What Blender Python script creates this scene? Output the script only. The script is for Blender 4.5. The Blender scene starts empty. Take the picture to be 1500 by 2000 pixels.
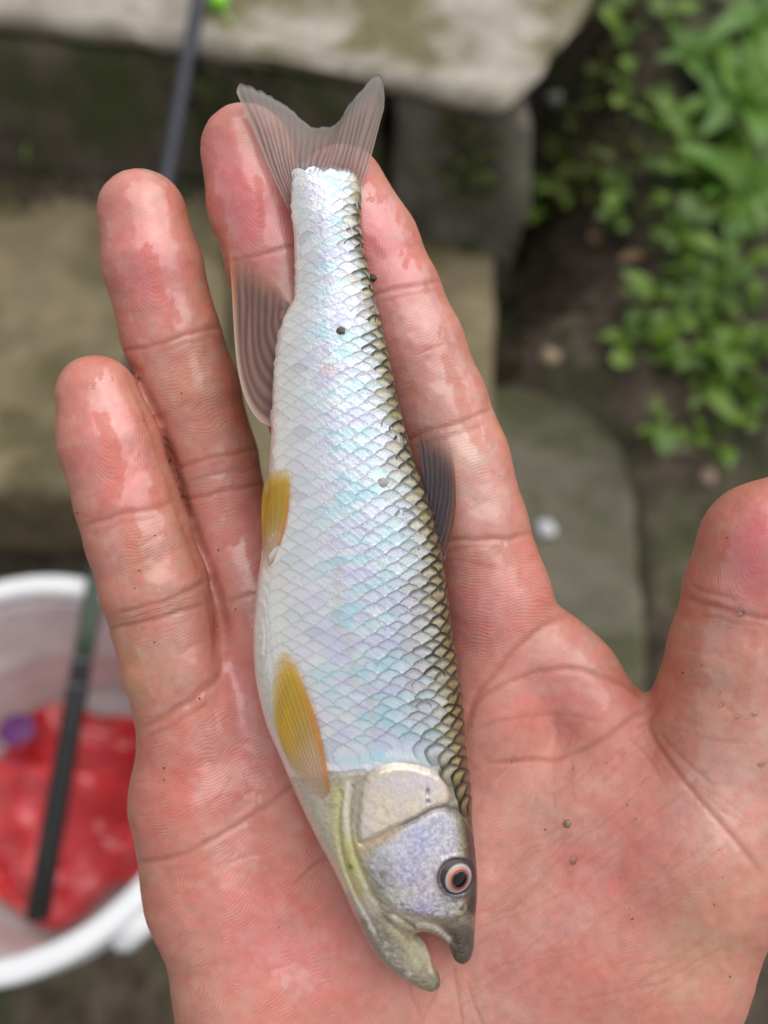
import bpy, bmesh, math, random
import numpy as np
from mathutils import Vector, Matrix, noise as mnoise

random.seed(7); np.random.seed(7)
scene = bpy.context.scene
COL = scene.collection

# ------------------------------------------------------------------ camera
PITCH = math.radians(60.0)
VFOV = math.radians(62.0)
FPX = 1000.0 / math.tan(VFOV / 2)          # focal length in photo pixels (photo 1500 x 2000)
S = 1.06e-4                                # metres per photo pixel in the plane of the palm
D0 = FPX * S
CAM = Vector((0, 0, 0.84))
fwd = Vector((0, math.cos(PITCH), -math.sin(PITCH)))
upv = Vector((0, math.sin(PITCH), math.cos(PITCH)))
rgt = Vector((1, 0, 0))
cd = bpy.data.cameras.new('camera'); cam = bpy.data.objects.new('camera', cd); COL.objects.link(cam)
cam.location = CAM
ROT = Matrix((rgt, upv, -fwd)).transposed()
cam.rotation_euler = ROT.to_euler()
cd.sensor_fit = 'VERTICAL'; cd.sensor_height = 36; cd.sensor_width = 27
cd.lens = 18 / math.tan(VFOV / 2)
cd.clip_start = 0.01; cd.clip_end = 200
cd.dof.use_dof = True; cd.dof.focus_distance = D0 - 55 * S
cd.dof.aperture_fstop = (cd.lens / 1000) / 0.0040
scene.camera = cam

# ------------------------------------------------------------------ world, sun, exposure
SUN_EL, SUN_AZ = math.radians(66), math.radians(62)      # azimuth clockwise from +Y
w = bpy.data.worlds.new('World'); scene.world = w; w.use_nodes = True
nt = w.node_tree; nt.nodes.clear()
sky = nt.nodes.new('ShaderNodeTexSky'); sky.sky_type = 'NISHITA'; sky.sun_disc = False
sky.sun_elevation = SUN_EL; sky.sun_rotation = SUN_AZ; sky.air_density = 1.0; sky.dust_density = 1.5; sky.ozone_density = 1.0
hs = nt.nodes.new('ShaderNodeHueSaturation'); hs.inputs['Saturation'].default_value = 0.14
bg = nt.nodes.new('ShaderNodeBackground'); bg.inputs['Strength'].default_value = 0.105
wo = nt.nodes.new('ShaderNodeOutputWorld')
nt.links.new(sky.outputs[0], hs.inputs['Color']); nt.links.new(hs.outputs[0], bg.inputs['Color']); nt.links.new(bg.outputs[0], wo.inputs['Surface'])
sd_ = bpy.data.lights.new('sun', 'SUN'); sd_.energy = 1.5; sd_.angle = math.radians(80); sd_.color = (1, 0.96, 0.9)
sun = bpy.data.objects.new('sun', sd_); COL.objects.link(sun)
sdir = Vector((math.sin(SUN_AZ) * math.cos(SUN_EL), math.cos(SUN_AZ) * math.cos(SUN_EL), math.sin(SUN_EL)))
sun.rotation_euler = sdir.to_track_quat('Z', 'Y').to_euler(); sun.location = sdir * 5
scene.view_settings.view_transform = 'Standard'; scene.view_settings.look = 'None'
scene.view_settings.exposure = 0.46; scene.view_settings.gamma = 1.0
scene.render.engine = 'CYCLES'
scene.cycles.use_denoising = True
scene.cycles.max_bounces = 8; scene.cycles.transparent_max_bounces = 16
scene.cycles.caustics_reflective = False; scene.cycles.caustics_refractive = False

# ------------------------------------------------------------------ helpers
def W(px, py, zw):
    """world point on the horizontal plane z = zw that the photo pixel looks at"""
    d = fwd + rgt * ((px - 750) / FPX) + upv * ((1000 - py) / FPX)
    t = (zw - CAM.z) / d.z
    return CAM + d * t

def V(px, py, z):
    """photo pixel + height towards the camera above the palm plane (in px units) -> view-aligned px-unit coordinates"""
    k = 1 - z / FPX
    return np.array([(px - 750) * k, (1000 - py) * k, z], dtype=float)

def proj(P):
    k = 1 - P[:, 2] / FPX
    return 750 + P[:, 0] / k, 1000 - P[:, 1] / k

def view_matrix(org):
    """matrix of an object whose local frame is the palm's frame with its origin at px-unit point org"""
    loc = CAM + fwd * D0 + (rgt * org[0] + upv * org[1] - fwd * org[2]) * S
    return Matrix.Translation(loc) @ ROT.to_4x4()

def tag(o, label=None, cat=None, group=None, kind=None):
    if label: o['label'] = label
    if cat: o['category'] = cat
    if group: o['group'] = group
    if kind: o['kind'] = kind
    return o

def empty(name, loc=(0, 0, 0)):
    o = bpy.data.objects.new(name, None); COL.objects.link(o); o.location = loc; o.empty_display_size = 0.02
    return o

def mesh_np(name, verts, quads, smooth=True, attrs=None):
    me = bpy.data.meshes.new(name)
    verts = np.ascontiguousarray(verts, dtype=np.float32); quads = np.ascontiguousarray(quads, dtype=np.int32)
    k = quads.shape[1]
    me.vertices.add(len(verts)); me.vertices.foreach_set('co', verts.ravel())
    me.loops.add(quads.size); me.loops.foreach_set('vertex_index', quads.ravel())
    me.polygons.add(len(quads)); me.polygons.foreach_set('loop_start', np.arange(0, quads.size, k, dtype=np.int32))
    me.update(calc_edges=True); me.validate()
    me.polygons.foreach_set('use_smooth', np.full(len(me.polygons), smooth, dtype=bool))
    set_attrs(me, attrs)
    return me

def set_attrs(me, attrs):
    for n, a in (attrs or {}).items():
        a = np.asarray(a, dtype=np.float32)
        if a.ndim == 2:
            if a.shape[1] == 3: a = np.hstack([a, np.ones((len(a), 1), np.float32)])
            at = me.attributes.new(n, 'FLOAT_COLOR', 'POINT'); at.data.foreach_set('color', a.ravel())
        else:
            at = me.attributes.new(n, 'FLOAT', 'POINT'); at.data.foreach_set('value', a.ravel())

def obj(name, me, mat=None, parent=None):
    o = bpy.data.objects.new(name, me); COL.objects.link(o)
    if mat is not None and len(me.materials) == 0: me.materials.append(mat)
    if parent is not None: o.parent = parent
    return o

def bm_obj(name, bm, mat, parent=None, smooth=True, loc=None):
    bmesh.ops.recalc_face_normals(bm, faces=bm.faces[:])
    me = bpy.data.meshes.new(name); bm.to_mesh(me); bm.free()
    for p in me.polygons: p.use_smooth = smooth
    o = obj(name, me, mat, parent)
    if loc is not None: o.location = loc
    return o

def sm(a, b, x):
    t = np.clip((x - a) / (b - a), 0, 1); return t * t * (3 - 2 * t)

def vnoise(x, y, seed=0):
    xi = np.floor(x).astype(np.int64); yi = np.floor(y).astype(np.int64)
    fx = x - xi; fy = y - yi; fx = fx * fx * (3 - 2 * fx); fy = fy * fy * (3 - 2 * fy)
    def h(i, j):
        n = (i * 374761393 + j * 668265263 + seed * 1442695041) & 0x7fffffff
        n = ((n ^ (n >> 13)) * 1274126177) & 0x7fffffff
        return ((n ^ (n >> 16)) & 0xffff) / 65535.0
    return (h(xi, yi) * (1 - fx) + h(xi + 1, yi) * fx) * (1 - fy) + (h(xi, yi + 1) * (1 - fx) + h(xi + 1, yi + 1) * fx) * fy

def fbm(x, y, seed=0, o=4):
    s = 0; a = 0.5; t = 0
    for i in range(o):
        s = s + a * vnoise(x * 2 ** i, y * 2 ** i, seed + i); t += a; a *= 0.5
    return s / t

def polydist(px, py, pts):
    """distance from points to an open polyline, and the position along it (0..1)"""
    d2 = np.full(px.shape, 1e12); pos = np.zeros(px.shape)
    pts = np.asarray(pts, float); n = len(pts) - 1
    for i in range(n):
        a = pts[i]; b = pts[i + 1]; ab = b - a; L = max(ab @ ab, 1e-9)
        t = np.clip(((px - a[0]) * ab[0] + (py - a[1]) * ab[1]) / L, 0, 1)
        q = (px - a[0] - t * ab[0]) ** 2 + (py - a[1] - t * ab[1]) ** 2
        m = q < d2; d2 = np.where(m, q, d2); pos = np.where(m, (i + t) / n, pos)
    return np.sqrt(d2), pos

def inside(px, py, poly):
    poly = np.asarray(poly, float); c = np.zeros(px.shape, bool)
    x0, y0 = poly[-1]
    for x1, y1 in poly:
        if y0 != y1:
            c ^= ((y1 > py) != (y0 > py)) & (px < (x0 - x1) * (py - y1) / (y0 - y1) + x1)
        x0, y0 = x1, y1
    return c

def sdpoly(px, py, poly):
    """signed distance, positive inside"""
    d, _ = polydist(px, py, list(poly) + [poly[0]])
    return np.where(inside(px, py, poly), d, -d)

def chaikin(p, n=2, closed=True):
    p = np.asarray(p, float)
    for _ in range(n):
        q = np.roll(p, -1, 0) if closed else p[1:]
        a = p if closed else p[:-1]
        r = np.empty((len(a) * 2, 2)); r[0::2] = a * .75 + q * .25; r[1::2] = a * .25 + q * .75
        p = r if closed else np.vstack([p[:1], r, p[-1:]])
    return p

def along(pts, u):
    pts = np.asarray(pts, float)
    L = np.r_[0, np.cumsum(np.linalg.norm(np.diff(pts, axis=0), axis=1))]; L /= L[-1]
    return np.stack([np.interp(u, L, pts[:, i]) for i in range(pts.shape[1])], -1)

def surface_nets(F):
    """closed quad surface of F = 0 (negative inside), in grid units"""
    s = F < 0
    nx, ny, nz = F.shape
    cnt = np.zeros((nx - 1, ny - 1, nz - 1), np.int8)
    offs = [(i, j, k) for i in (0, 1) for j in (0, 1) for k in (0, 1)]
    for i, j, k in offs: cnt += s[i:nx - 1 + i, j:ny - 1 + j, k:nz - 1 + k]
    act = (cnt > 0) & (cnt < 8)
    I, J, K = np.nonzero(act)
    idx = np.full(act.shape, -1, np.int32); idx[I, J, K] = np.arange(len(I))
    pos = np.zeros((len(I), 3)); n = np.zeros(len(I))
    for a in offs:
        for ax in range(3):
            if a[ax]: continue
            b = list(a); b[ax] = 1
            Fa = F[I + a[0], J + a[1], K + a[2]]; Fb = F[I + b[0], J + b[1], K + b[2]]
            m = (Fa < 0) != (Fb < 0)
            t = np.where(m, Fa / np.where(m, Fa - Fb, 1), 0)
            p = np.tile(np.array(a, float), (len(I), 1)); p[:, ax] += t
            pos += np.where(m[:, None], p, 0); n += m
    pos = pos / n[:, None] + np.stack([I, J, K], 1)
    Q = []
    for ax in range(3):
        A = [slice(None)] * 3; B = [slice(None)] * 3
        A[ax] = slice(0, -1); B[ax] = slice(1, None)
        o1, o2 = [x for x in range(3) if x != ax]
        for o_ in (o1, o2): A[o_] = slice(1, -1); B[o_] = slice(1, -1)
        sa = s[tuple(A)]; sb = s[tuple(B)]
        e = np.array(np.nonzero(sa != sb)); fl = sa[tuple(e)]
        base = e.copy()            # cell indices with o1, o2 shifted by -1..0 (grid index = e+1)
        def cell(d1, d2):
            c = base.copy(); c[o1] += d1; c[o2] += d2
            return idx[tuple(c)]
        q = np.stack([cell(0, 0), cell(1, 0), cell(1, 1), cell(0, 1)], 1)
        if ax == 1: fl = ~fl
        q[~fl] = q[~fl][:, ::-1]
        Q.append(q)
    return pos, np.vstack(Q)

def subdivided(me):
    o = bpy.data.objects.new('tmp', me); COL.objects.link(o)
    md = o.modifiers.new('s', 'SUBSURF'); md.levels = 1; md.render_levels = 1
    dg = bpy.context.evaluated_depsgraph_get()
    r = bpy.data.meshes.new_from_object(o.evaluated_get(dg))
    bpy.data.objects.remove(o); bpy.data.meshes.remove(me)
    return r

def get_co(me):
    a = np.empty(len(me.vertices) * 3, np.float32); me.vertices.foreach_get('co', a); return a.reshape(-1, 3).astype(float)

def get_no(me):
    a = np.empty(len(me.vertices) * 3, np.float32); me.vertices.foreach_get('normal', a); return a.reshape(-1, 3).astype(float)

# ------------------------------------------------------------------ materials
class N:
    """tiny node-tree helper"""
    def __init__(s, name):
        s.m = bpy.data.materials.new(name); s.m.use_nodes = True
        s.t = s.m.node_tree; s.t.nodes.clear()
        s.out = s.add('ShaderNodeOutputMaterial'); s.p = s.add('ShaderNodeBsdfPrincipled')
        s.link(s.p.outputs[0], s.out.inputs[0])
    def add(s, t, **kw):
        n = s.t.nodes.new(t)
        for k, v in kw.items():
            if k in n.inputs: n.inputs[k].default_value = v
            else: setattr(n, k, v)
        return n
    def link(s, a, b): s.t.links.new(a, b)
    def set(s, **kw):
        for k, v in kw.items(): s.p.inputs[k.replace('_', ' ')].default_value = v
    def attr(s, n): return s.add('ShaderNodeAttribute', attribute_name=n)
    def obj(s): return s.add('ShaderNodeTexCoord').outputs['Object']
    def noise(s, scale, detail=4, rough=.55, vec=None):
        n = s.add('ShaderNodeTexNoise'); n.inputs['Scale'].default_value = scale; n.inputs['Detail'].default_value = detail; n.inputs['Roughness'].default_value = rough
        s.link(vec if vec is not None else s.obj(), n.inputs['Vector']); return n.outputs['Fac']
    def ramp(s, fac, stops):
        r = s.add('ShaderNodeValToRGB'); e = r.color_ramp.elements
        while len(e) < len(stops): e.new(0.5)
        for i, (p, c) in enumerate(stops):
            e[i].position = p; e[i].color = (*c, 1) if len(c) == 3 else c
        s.link(fac, r.inputs[0]); return r.outputs[0]
    def math(s, op, a, b=None, c=None):
        n = s.add('ShaderNodeMath', operation=op)
        for i, x in enumerate((a, b, c)):
            if x is None: continue
            if isinstance(x, (int, float)): n.inputs[i].default_value = x
            else: s.link(x, n.inputs[i])
        return n.outputs[0]
    def mix(s, fac, a, b, mode='MIX'):
        n = s.add('ShaderNodeMix', data_type='RGBA', blend_type=mode)
        for sock, x in ((n.inputs[0], fac), (n.inputs[6], a), (n.inputs[7], b)):
            if isinstance(x, (int, float)): sock.default_value = x
            elif isinstance(x, tuple): sock.default_value = (*x, 1)
            else: s.link(x, sock)
        return n.outputs[2]
    def bump(s, h, strength=.5, dist=.001, normal=None):
        b = s.add('ShaderNodeBump'); b.inputs['Strength'].default_value = strength; b.inputs['Distance'].default_value = dist
        s.link(h, b.inputs['Height'])
        if normal is not None: s.link(normal, b.inputs['Normal'])
        return b.outputs[0]

def simple(name, col, rough=.5, noise=0, scale=200, metallic=0, coat=0, bump=0):
    n = N(name); n.set(Roughness=rough, Metallic=metallic, Coat_Weight=coat)
    if noise:
        f = n.noise(scale)
        a = tuple(c * (1 - noise) for c in col); b = tuple(min(1, c * (1 + noise)) for c in col)
        n.link(n.ramp(f, [(.3, a), (.7, b)]), n.p.inputs['Base Color'])
        if bump: n.link(n.bump(f, .6, bump), n.p.inputs['Normal'])
    else: n.p.inputs['Base Color'].default_value = (*col, 1)
    return n.m

def stone_mat(name, base, dark, moss, moss_amt=.5, scale=14):
    n = N(name)
    a = n.noise(scale, 6, .6); b = n.noise(scale * .45, 5, .6); c = n.noise(scale * 9, 4, .6)
    col = n.ramp(a, [(.25, dark), (.55, base), (.8, tuple(min(1, x * 1.3) for x in base))])
    mfac = n.ramp(b, [(.62 - .25 * moss_amt, (0, 0, 0)), (.72 - .2 * moss_amt, (1, 1, 1))])
    col = n.mix(mfac, col, n.ramp(c, [(.3, tuple(x * .55 for x in moss)), (.7, moss)]))
    n.link(n.mix(.35, col, n.ramp(c, [(.3, (.25, .25, .25)), (.7, (.75, .75, .75))]), 'OVERLAY'), n.p.inputs['Base Color'])
    n.set(Roughness=.8)
    n.link(n.bump(c, .7, .003, n.bump(a, .6, .008)), n.p.inputs['Normal'])
    return n.m

# ------------------------------------------------------------------ ground
def ground_h(x, y):
    bank = sm(.12, .34, x) * (.05 + .30 * np.clip(y - .2, 0, 3)) - .02 * sm(.05, .2, x)
    mound = .12 * np.exp(-((x - .17) / .075) ** 2 - ((y - .63) / .08) ** 2) + .03 * np.exp(-((x - .27) / .03) ** 2 - ((y - .45) / .1) ** 2)
    far = mound + .35 * sm(1.2, 3.0, y) * (1 - sm(.1, .3, x))
    n = (fbm(x * 9, y * 9, 3) - .5) * .05 + (fbm(x * 45, y * 45, 9) - .5) * .022
    return bank + far + n - .012
t_ = np.linspace(-1, 1, 331)
gx = .12 + 1.1 * t_ + 60 * np.sign(t_) * np.abs(t_) ** 9
gy = .5 + 1.1 * t_ + 60 * np.sign(t_) * np.abs(t_) ** 9
GX, GY = np.meshgrid(gx, gy, indexing='ij'); GZ = ground_h(GX, GY)
nn = len(t_)
iq = (np.arange(nn - 1)[:, None] * nn + np.arange(nn - 1)[None, :]).ravel()
gq = np.stack([iq, iq + nn, iq + nn + 1, iq + 1], 1)
n = N('damp_soil')
a = n.noise(30, 6, .65); b = n.noise(7, 4); c = n.noise(220, 4, .7)
colr = n.ramp(a, [(.3, (.032, .022, .015)), (.5, (.085, .062, .043)), (.72, (.17, .13, .095))])
colr = n.mix(n.ramp(b, [(.5, (0, 0, 0)), (.66, (.75, .75, .75))]), colr, n.ramp(a, [(.3, (.03, .045, .010)), (.7, (.09, .12, .026))]))
n.link(colr, n.p.inputs['Base Color']); n.set(Roughness=.75)
n.link(n.bump(c, .8, .004, n.bump(a, .7, .012)), n.p.inputs['Normal'])
SOIL = n.m
tag(obj('ground', mesh_np('ground', np.stack([GX, GY, GZ], -1).reshape(-1, 3), gq), SOIL), kind='structure')

# ------------------------------------------------------------------ stone steps
def stone(name, poly, z0, z1, mat, label, cat='stone slab', amp=.006, seed=0, cuts=14, bev=.012, group=None):
    bm = bmesh.new()
    cx = sum(p[0] for p in poly) / len(poly); cy = sum(p[1] for p in poly) / len(poly)
    vs = [bm.verts.new((p[0] - cx, p[1] - cy, 0)) for p in poly]
    f = bm.faces.new(vs); 
    if f.normal.z < 0: f.normal_flip()
    r = bmesh.ops.extrude_face_region(bm, geom=[f])
    for v in r['geom']:
        if isinstance(v, bmesh.types.BMVert): v.co.z += z1 - z0
    bmesh.ops.recalc_face_normals(bm, faces=bm.faces[:])
    bmesh.ops.bevel(bm, geom=bm.edges[:], offset=bev, segments=2, affect='EDGES', profile=.6)
    bmesh.ops.triangulate(bm, faces=[f for f in bm.faces if len(f.verts) > 4])
    for _ in range(3):
        es = [e for e in bm.edges if e.calc_length() > .03]
        if es: bmesh.ops.subdivide_edges(bm, edges=es, cuts=1 if _ else 2)
        bmesh.ops.triangulate(bm, faces=[f for f in bm.faces if len(f.verts) > 4])
    bm.normal_update()
    for v in bm.verts:
        q = Vector((v.co.x, v.co.y, v.co.z)) + Vector((seed * 3.1, seed, 0))
        d = mnoise.noise(q * 14) * amp + mnoise.noise(q * 45) * amp * .5
        v.co += v.normal * d
    o = bm_obj(name, bm, mat, loc=(cx, cy, z0))
    return tag(o, label, cat, group)

def wp(lst, z): return [tuple(W(px, py, z).xy) for px, py in lst]
SAND = stone_mat('pale_sandstone', (.46, .41, .36), (.26, .23, .18), (.20, .18, .085), .55, 16)
TREAD = stone_mat('mossy_tread_stone', (.225, .18, .105), (.115, .095, .052), (.14, .12, .052), .6, 18)
GREY = stone_mat('grey_green_stone', (.135, .122, .085), (.075, .07, .046), (.085, .085, .036), .55, 22)
DARK = stone_mat('dark_mossy_stone', (.115, .095, .068), (.055, .044, .030), (.075, .085, .026), .6, 26)
zU = .341
top = wp([(-60, 18), (250, 50), (500, 92), (760, 140), (985, 200), (1050, 140), (1140, 20), (1200, -120)], zU)
top = [(top[0][0] - .65, top[0][1] + .06)] + top + [(top[-1][0] + .02, 1.6), (-1.1, 1.6)]
stone('stone_slab', top, zU - .024, zU, SAND, 'pale weathered top step slab with olive moss stains behind the fish tail', seed=1, amp=.007)
fr = [Vector(p) for p in top[:6]]
# three dark riser stones under the slab
for i, (a_, b_, lab) in enumerate([(-1.0, -.2, 'dark mossy riser stone under the top slab, left of the rod'),
                                  (-.195, .0, 'dark damp riser stone under the top slab, between rod and fish tail'),
                                  (.005, .155, 'dark riser stone with pale corner under the end of the top slab')]):
    def yy(x):
        return float(np.interp(x, [p.x for p in fr], [p.y for p in fr]))
    y0, y1 = yy(a_) + .010, yy(b_) + .010
    stone('riser_stone', [(a_, y0), (b_, y1), (b_ - (.03 if i == 2 else 0), y1 + .4), (a_, y0 + .4)], .05, zU - .027 - .003 * i, DARK if i < 2 else stone_mat('dark_grey_stone', (.17, .155, .125), (.07, .06, .045), (.06, .065, .03), .4, 20), lab, 'stone', seed=4 + i, amp=.012, bev=.02)
zT = .15
tl = wp([(-80, 950), (330, 985)], zT); 
stone('stone_slab', [(-1.0, tl[0][1]), tl[0], (W(440, 980, zT).x, tl[1][1]), W(440, 360, zT).xy[:], W(-160, 318, zT).xy[:], (-1.0, W(-160, 318, zT).y + .05)], zT - .14, zT, TREAD, 'wide olive-brown tread slab behind the little and ring fingers', seed=8)
stone('stone_slab', [(W(448, 980, zT).x, tl[1][1] - .006), (W(968, 830, zT).x - .004, tl[1][1] + .02), (W(972, 470, zT).x, W(972, 470, zT).y), W(448, 380, zT).xy[:]], zT - .15, zT - .006, TREAD, 'olive-brown tread slab beside the index finger', seed=11)
zG = .085
stone('stone_slab', wp([(985, 1420), (1270, 1420), (1262, 1150), (1235, 900), (1150, 800), (1000, 745), (930, 760), (900, 1420)], zG), zG - .1, zG, GREY, 'low grey-green slab lying between index finger and thumb', seed=14, amp=.008)
# dark stone below the left tread, behind the bucket
stone('riser_stone', [(-1.0, .452), (-.13, .452), (-.13, .60), (-1.0, .60)], -.04, zT - .143, DARK, 'dark damp footing stone behind the white bucket', 'stone', seed=17, amp=.008)

# ------------------------------------------------------------------ bucket
WHITE = simple('white_plastic', (.80, .81, .83), .35, .04, 60)
INNER = simple('pinkish_grey_plastic', (.62, .56, .56), .45, .12, 30)  # wall plastic slightly pinker and greyer than the rim
BX, BY = W(20, 1480, .2).x, W(20, 1480, .2).y
def lathe(name, prof, mat, parent, n=96, closed=False):
    P = np.array(prof); m = len(P); th = np.linspace(0, 2 * math.pi, n, endpoint=False)
    v = np.stack([P[None, :, 0] * np.cos(th)[:, None], P[None, :, 0] * np.sin(th)[:, None], np.tile(P[None, :, 1], (n, 1))], -1).reshape(-1, 3)
    mm = m if closed else m - 1
    i, j = np.meshgrid(np.arange(n), np.arange(mm), indexing='ij')
    q = np.stack([i * m + j, ((i + 1) % n) * m + j, ((i + 1) % n) * m + (j + 1) % m, i * m + (j + 1) % m], -1).reshape(-1, 4)
    return obj(name, mesh_np(name, v, q), mat, parent)
bk = empty('bucket', (BX, BY, 0)); tag(bk, 'round white plastic bucket holding a crumpled red bag', 'bucket')
lathe('wall', [(.0005, .0), (.112, .0), (.118, .006), (.139, .172), (.139, .19), (.134, .19), (.1325, .168), (.124, .110), (.1205, .106), (.1195, .100), (.112, .016), (.108, .012), (.0005, .012)], INNER, bk)
lathe('rim', [(.1335, .186), (.1345, .199), (.137, .202), (.148, .202), (.151, .199), (.151, .188), (.1485, .186), (.1475, .196), (.1405, .196), (.1395, .186)], WHITE, bk, closed=True)
lathe('rib_ring', [(.1385, .150), (.146, .152), (.1465, .157), (.1395, .160)], WHITE, bk, closed=True)
for ang in (-38, 142):
    bm = bmesh.new(); bmesh.ops.create_cube(bm, size=1)
    for v in bm.verts: v.co = Vector((v.co.x * .02, v.co.y * .034, v.co.z * .03))
    bmesh.ops.bevel(bm, geom=bm.edges[:], offset=.004, segments=2, affect='EDGES')
    o = bm_obj('handle_lug', bm, WHITE, bk)
    a_ = math.radians(ang if ang > 0 else -47); o.location = (.152 * math.cos(a_), .152 * math.sin(a_), .176); o.rotation_euler = (0, 0, a_)

# crumpled red plastic bag in the bucket
bag = empty('plastic_bag', (BX, BY, .013)); tag(bag, 'crumpled glossy red plastic bag inside the white bucket', 'bag')
n_ = 150; th = np.linspace(0, 2 * np.pi, n_, endpoint=False); ph = np.linspace(0, np.pi, 70)
TH, PH = np.meshgrid(th, ph, indexing='ij')
dx, dy, dz = np.sin(PH) * np.cos(TH), np.sin(PH) * np.sin(TH), np.cos(PH)
r0 = 1 + .10 * np.sin(3 * TH + 1) * np.sin(PH) + .05 * np.sin(7 * TH)
bxv, byv = dx * .094 * r0, dy * .094 * r0
crum = np.abs(fbm(bxv * 17 + 5, byv * 17, 21, 2) - .5) * .07 + np.abs(fbm(bxv * 50, byv * 50 + 9, 33, 2) - .5) * .012
fold = .035 * np.exp(-((byv - .012 + .15 * bxv) / .022) ** 2) - .02 * np.exp(-((byv - .05) / .02) ** 2)
bzv = np.where(dz > 0, .052 * np.maximum(dz, 0) ** .6 + (-crum + fold) * sm(0, .5, dz), .02 * dz * 0) + .004
bzv = np.maximum(bzv, .001)
m_ = len(ph); i, j = np.meshgrid(np.arange(n_), np.arange(m_ - 1), indexing='ij')
bq = np.stack([i * m_ + j, i * m_ + j + 1, ((i + 1) % n_) * m_ + j + 1, ((i + 1) % n_) * m_ + j], -1).reshape(-1, 4)
n = N('red_plastic_film'); f = n.noise(26, 3)
n.link(n.ramp(f, [(.35, (.46, .012, .018)), (.55, (.64, .03, .038)), (.72, (.74, .15, .19))]), n.p.inputs['Base Color']); n.set(Roughness=.22, Coat_Weight=.7, Coat_Roughness=.08)
n.link(n.bump(n.noise(60, 2), .3, .002), n.p.inputs['Normal'])
bo = obj('film', mesh_np('film', np.stack([bxv, byv, bzv], -1).reshape(-1, 3), bq), n.m, bag)
sp = W(18, 1415, .07)
bm = bmesh.new(); bmesh.ops.create_uvsphere(bm, u_segments=24, v_segments=8, radius=1)
for v in bm.verts: v.co = Vector((v.co.x * .017, v.co.y * .015, v.co.z * .002 + .0015 * mnoise.noise(v.co * 3)))
o = bm_obj('printed_spot', bm, simple('purple_print', (.15, .035, .20), .4), bag); o.location = (sp.x - BX, sp.y - BY, .040); o['label'] = 'purple round print on the red bag'

# ------------------------------------------------------------------ fishing rod
A = CAM + (fwd + rgt * ((75 - 750) / FPX) + upv * ((1000 - 1780) / FPX)) * .636
B = W(376, 62, zU + .008)
dirv = (B - A).normalized()
rod = empty('fishing_rod', A); rod.rotation_euler = dirv.to_track_quat('Z', 'Y').to_euler()
tag(rod, 'dark telescopic fishing rod leaning from bucket rim up to the top step', 'fishing rod')
def rodpart(name, z0, z1, r0, r1, mat, seg=4):
    pr = [(.0003, z0)] + [(r0 + (r1 - r0) * i / seg, z0 + (z1 - z0) * i / seg) for i in range(seg + 1)] + [(.0003, z1)]
    pr[1] = (r0 * .9, z0); pr.insert(2, (r0, z0 + .0015)); pr[-2] = (r1 * .9, z1); pr.insert(-2, (r1, z1 - .0015))
    return lathe(name, pr, mat, rod, 32)
BLACK = simple('black_rod_paint', (.005, .005, .006), .6)
BLUEG = simple('slate_blue_blank', (.024, .027, .042), .5, .15, 80)
GREEN = simple('dark_green_lacquer', (.012, .035, .014), .25, coat=.5)
STEEL = simple('dull_steel', (.30, .30, .32), .4, metallic=1)
Lr = (B - A).length
def zat(px, py):     # distance along the rod whose image is nearest that pixel row
    best = None
    for k in range(400):
        p = A + dirv * (k * .004); q = p - CAM; py_ = 1000 - q.dot(upv) / q.dot(fwd) * FPX
        if best is None or abs(py_ - py) < best[0]: best = (abs(py_ - py), k * .004)
    return best[1]
z1, z2, z3 = zat(0, 1345), zat(0, 1290), zat(0, 1080)
rodpart('handle', 0, z1, .0088, .0085, BLACK)
rodpart('butt_cap', -.006, .004, .0082, .0094, BLACK)
rodpart('ferrule_ring', z1, z1 + .004, .0090, .0090, STEEL)
rodpart('middle_section', z1 + .004, z2, .0080, .0080, BLACK)
rodpart('ferrule_ring', z2, z2 + .004, .0085, .0085, STEEL)
rodpart('lacquered_section', z2 + .004, z3, .0079, .0077, GREEN)
rodpart('blank', z3, Lr + .5, .0076, .0062, BLUEG, 8)
# lime float on the top slab
fl = empty('fishing_float', W(424, -2, zU + .010)); tag(fl, 'round lime green fishing float beside the rod on the top slab', 'fishing float')
fl.rotation_euler = (math.radians(80), 0, math.radians(20))
LIME = simple('lime_paint', (.28, .75, .03), .3, coat=.5)
lathe('bulb', [(.0003, -.013)] + [(.0105 * math.sin(a) ** .9, -.013 * math.cos(a)) for a in np.linspace(.2, 2.95, 14)] + [(.0003, .013)], LIME, fl, 32)
lathe('antenna', [(.0002, .012), (.0012, .012), (.0009, .06), (.0002, .0605)], LIME, fl, 12)
lathe('stem', [(.0002, -.045), (.0008, -.045), (.0012, -.012), (.0002, -.012)], BLACK, fl, 12)

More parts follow.
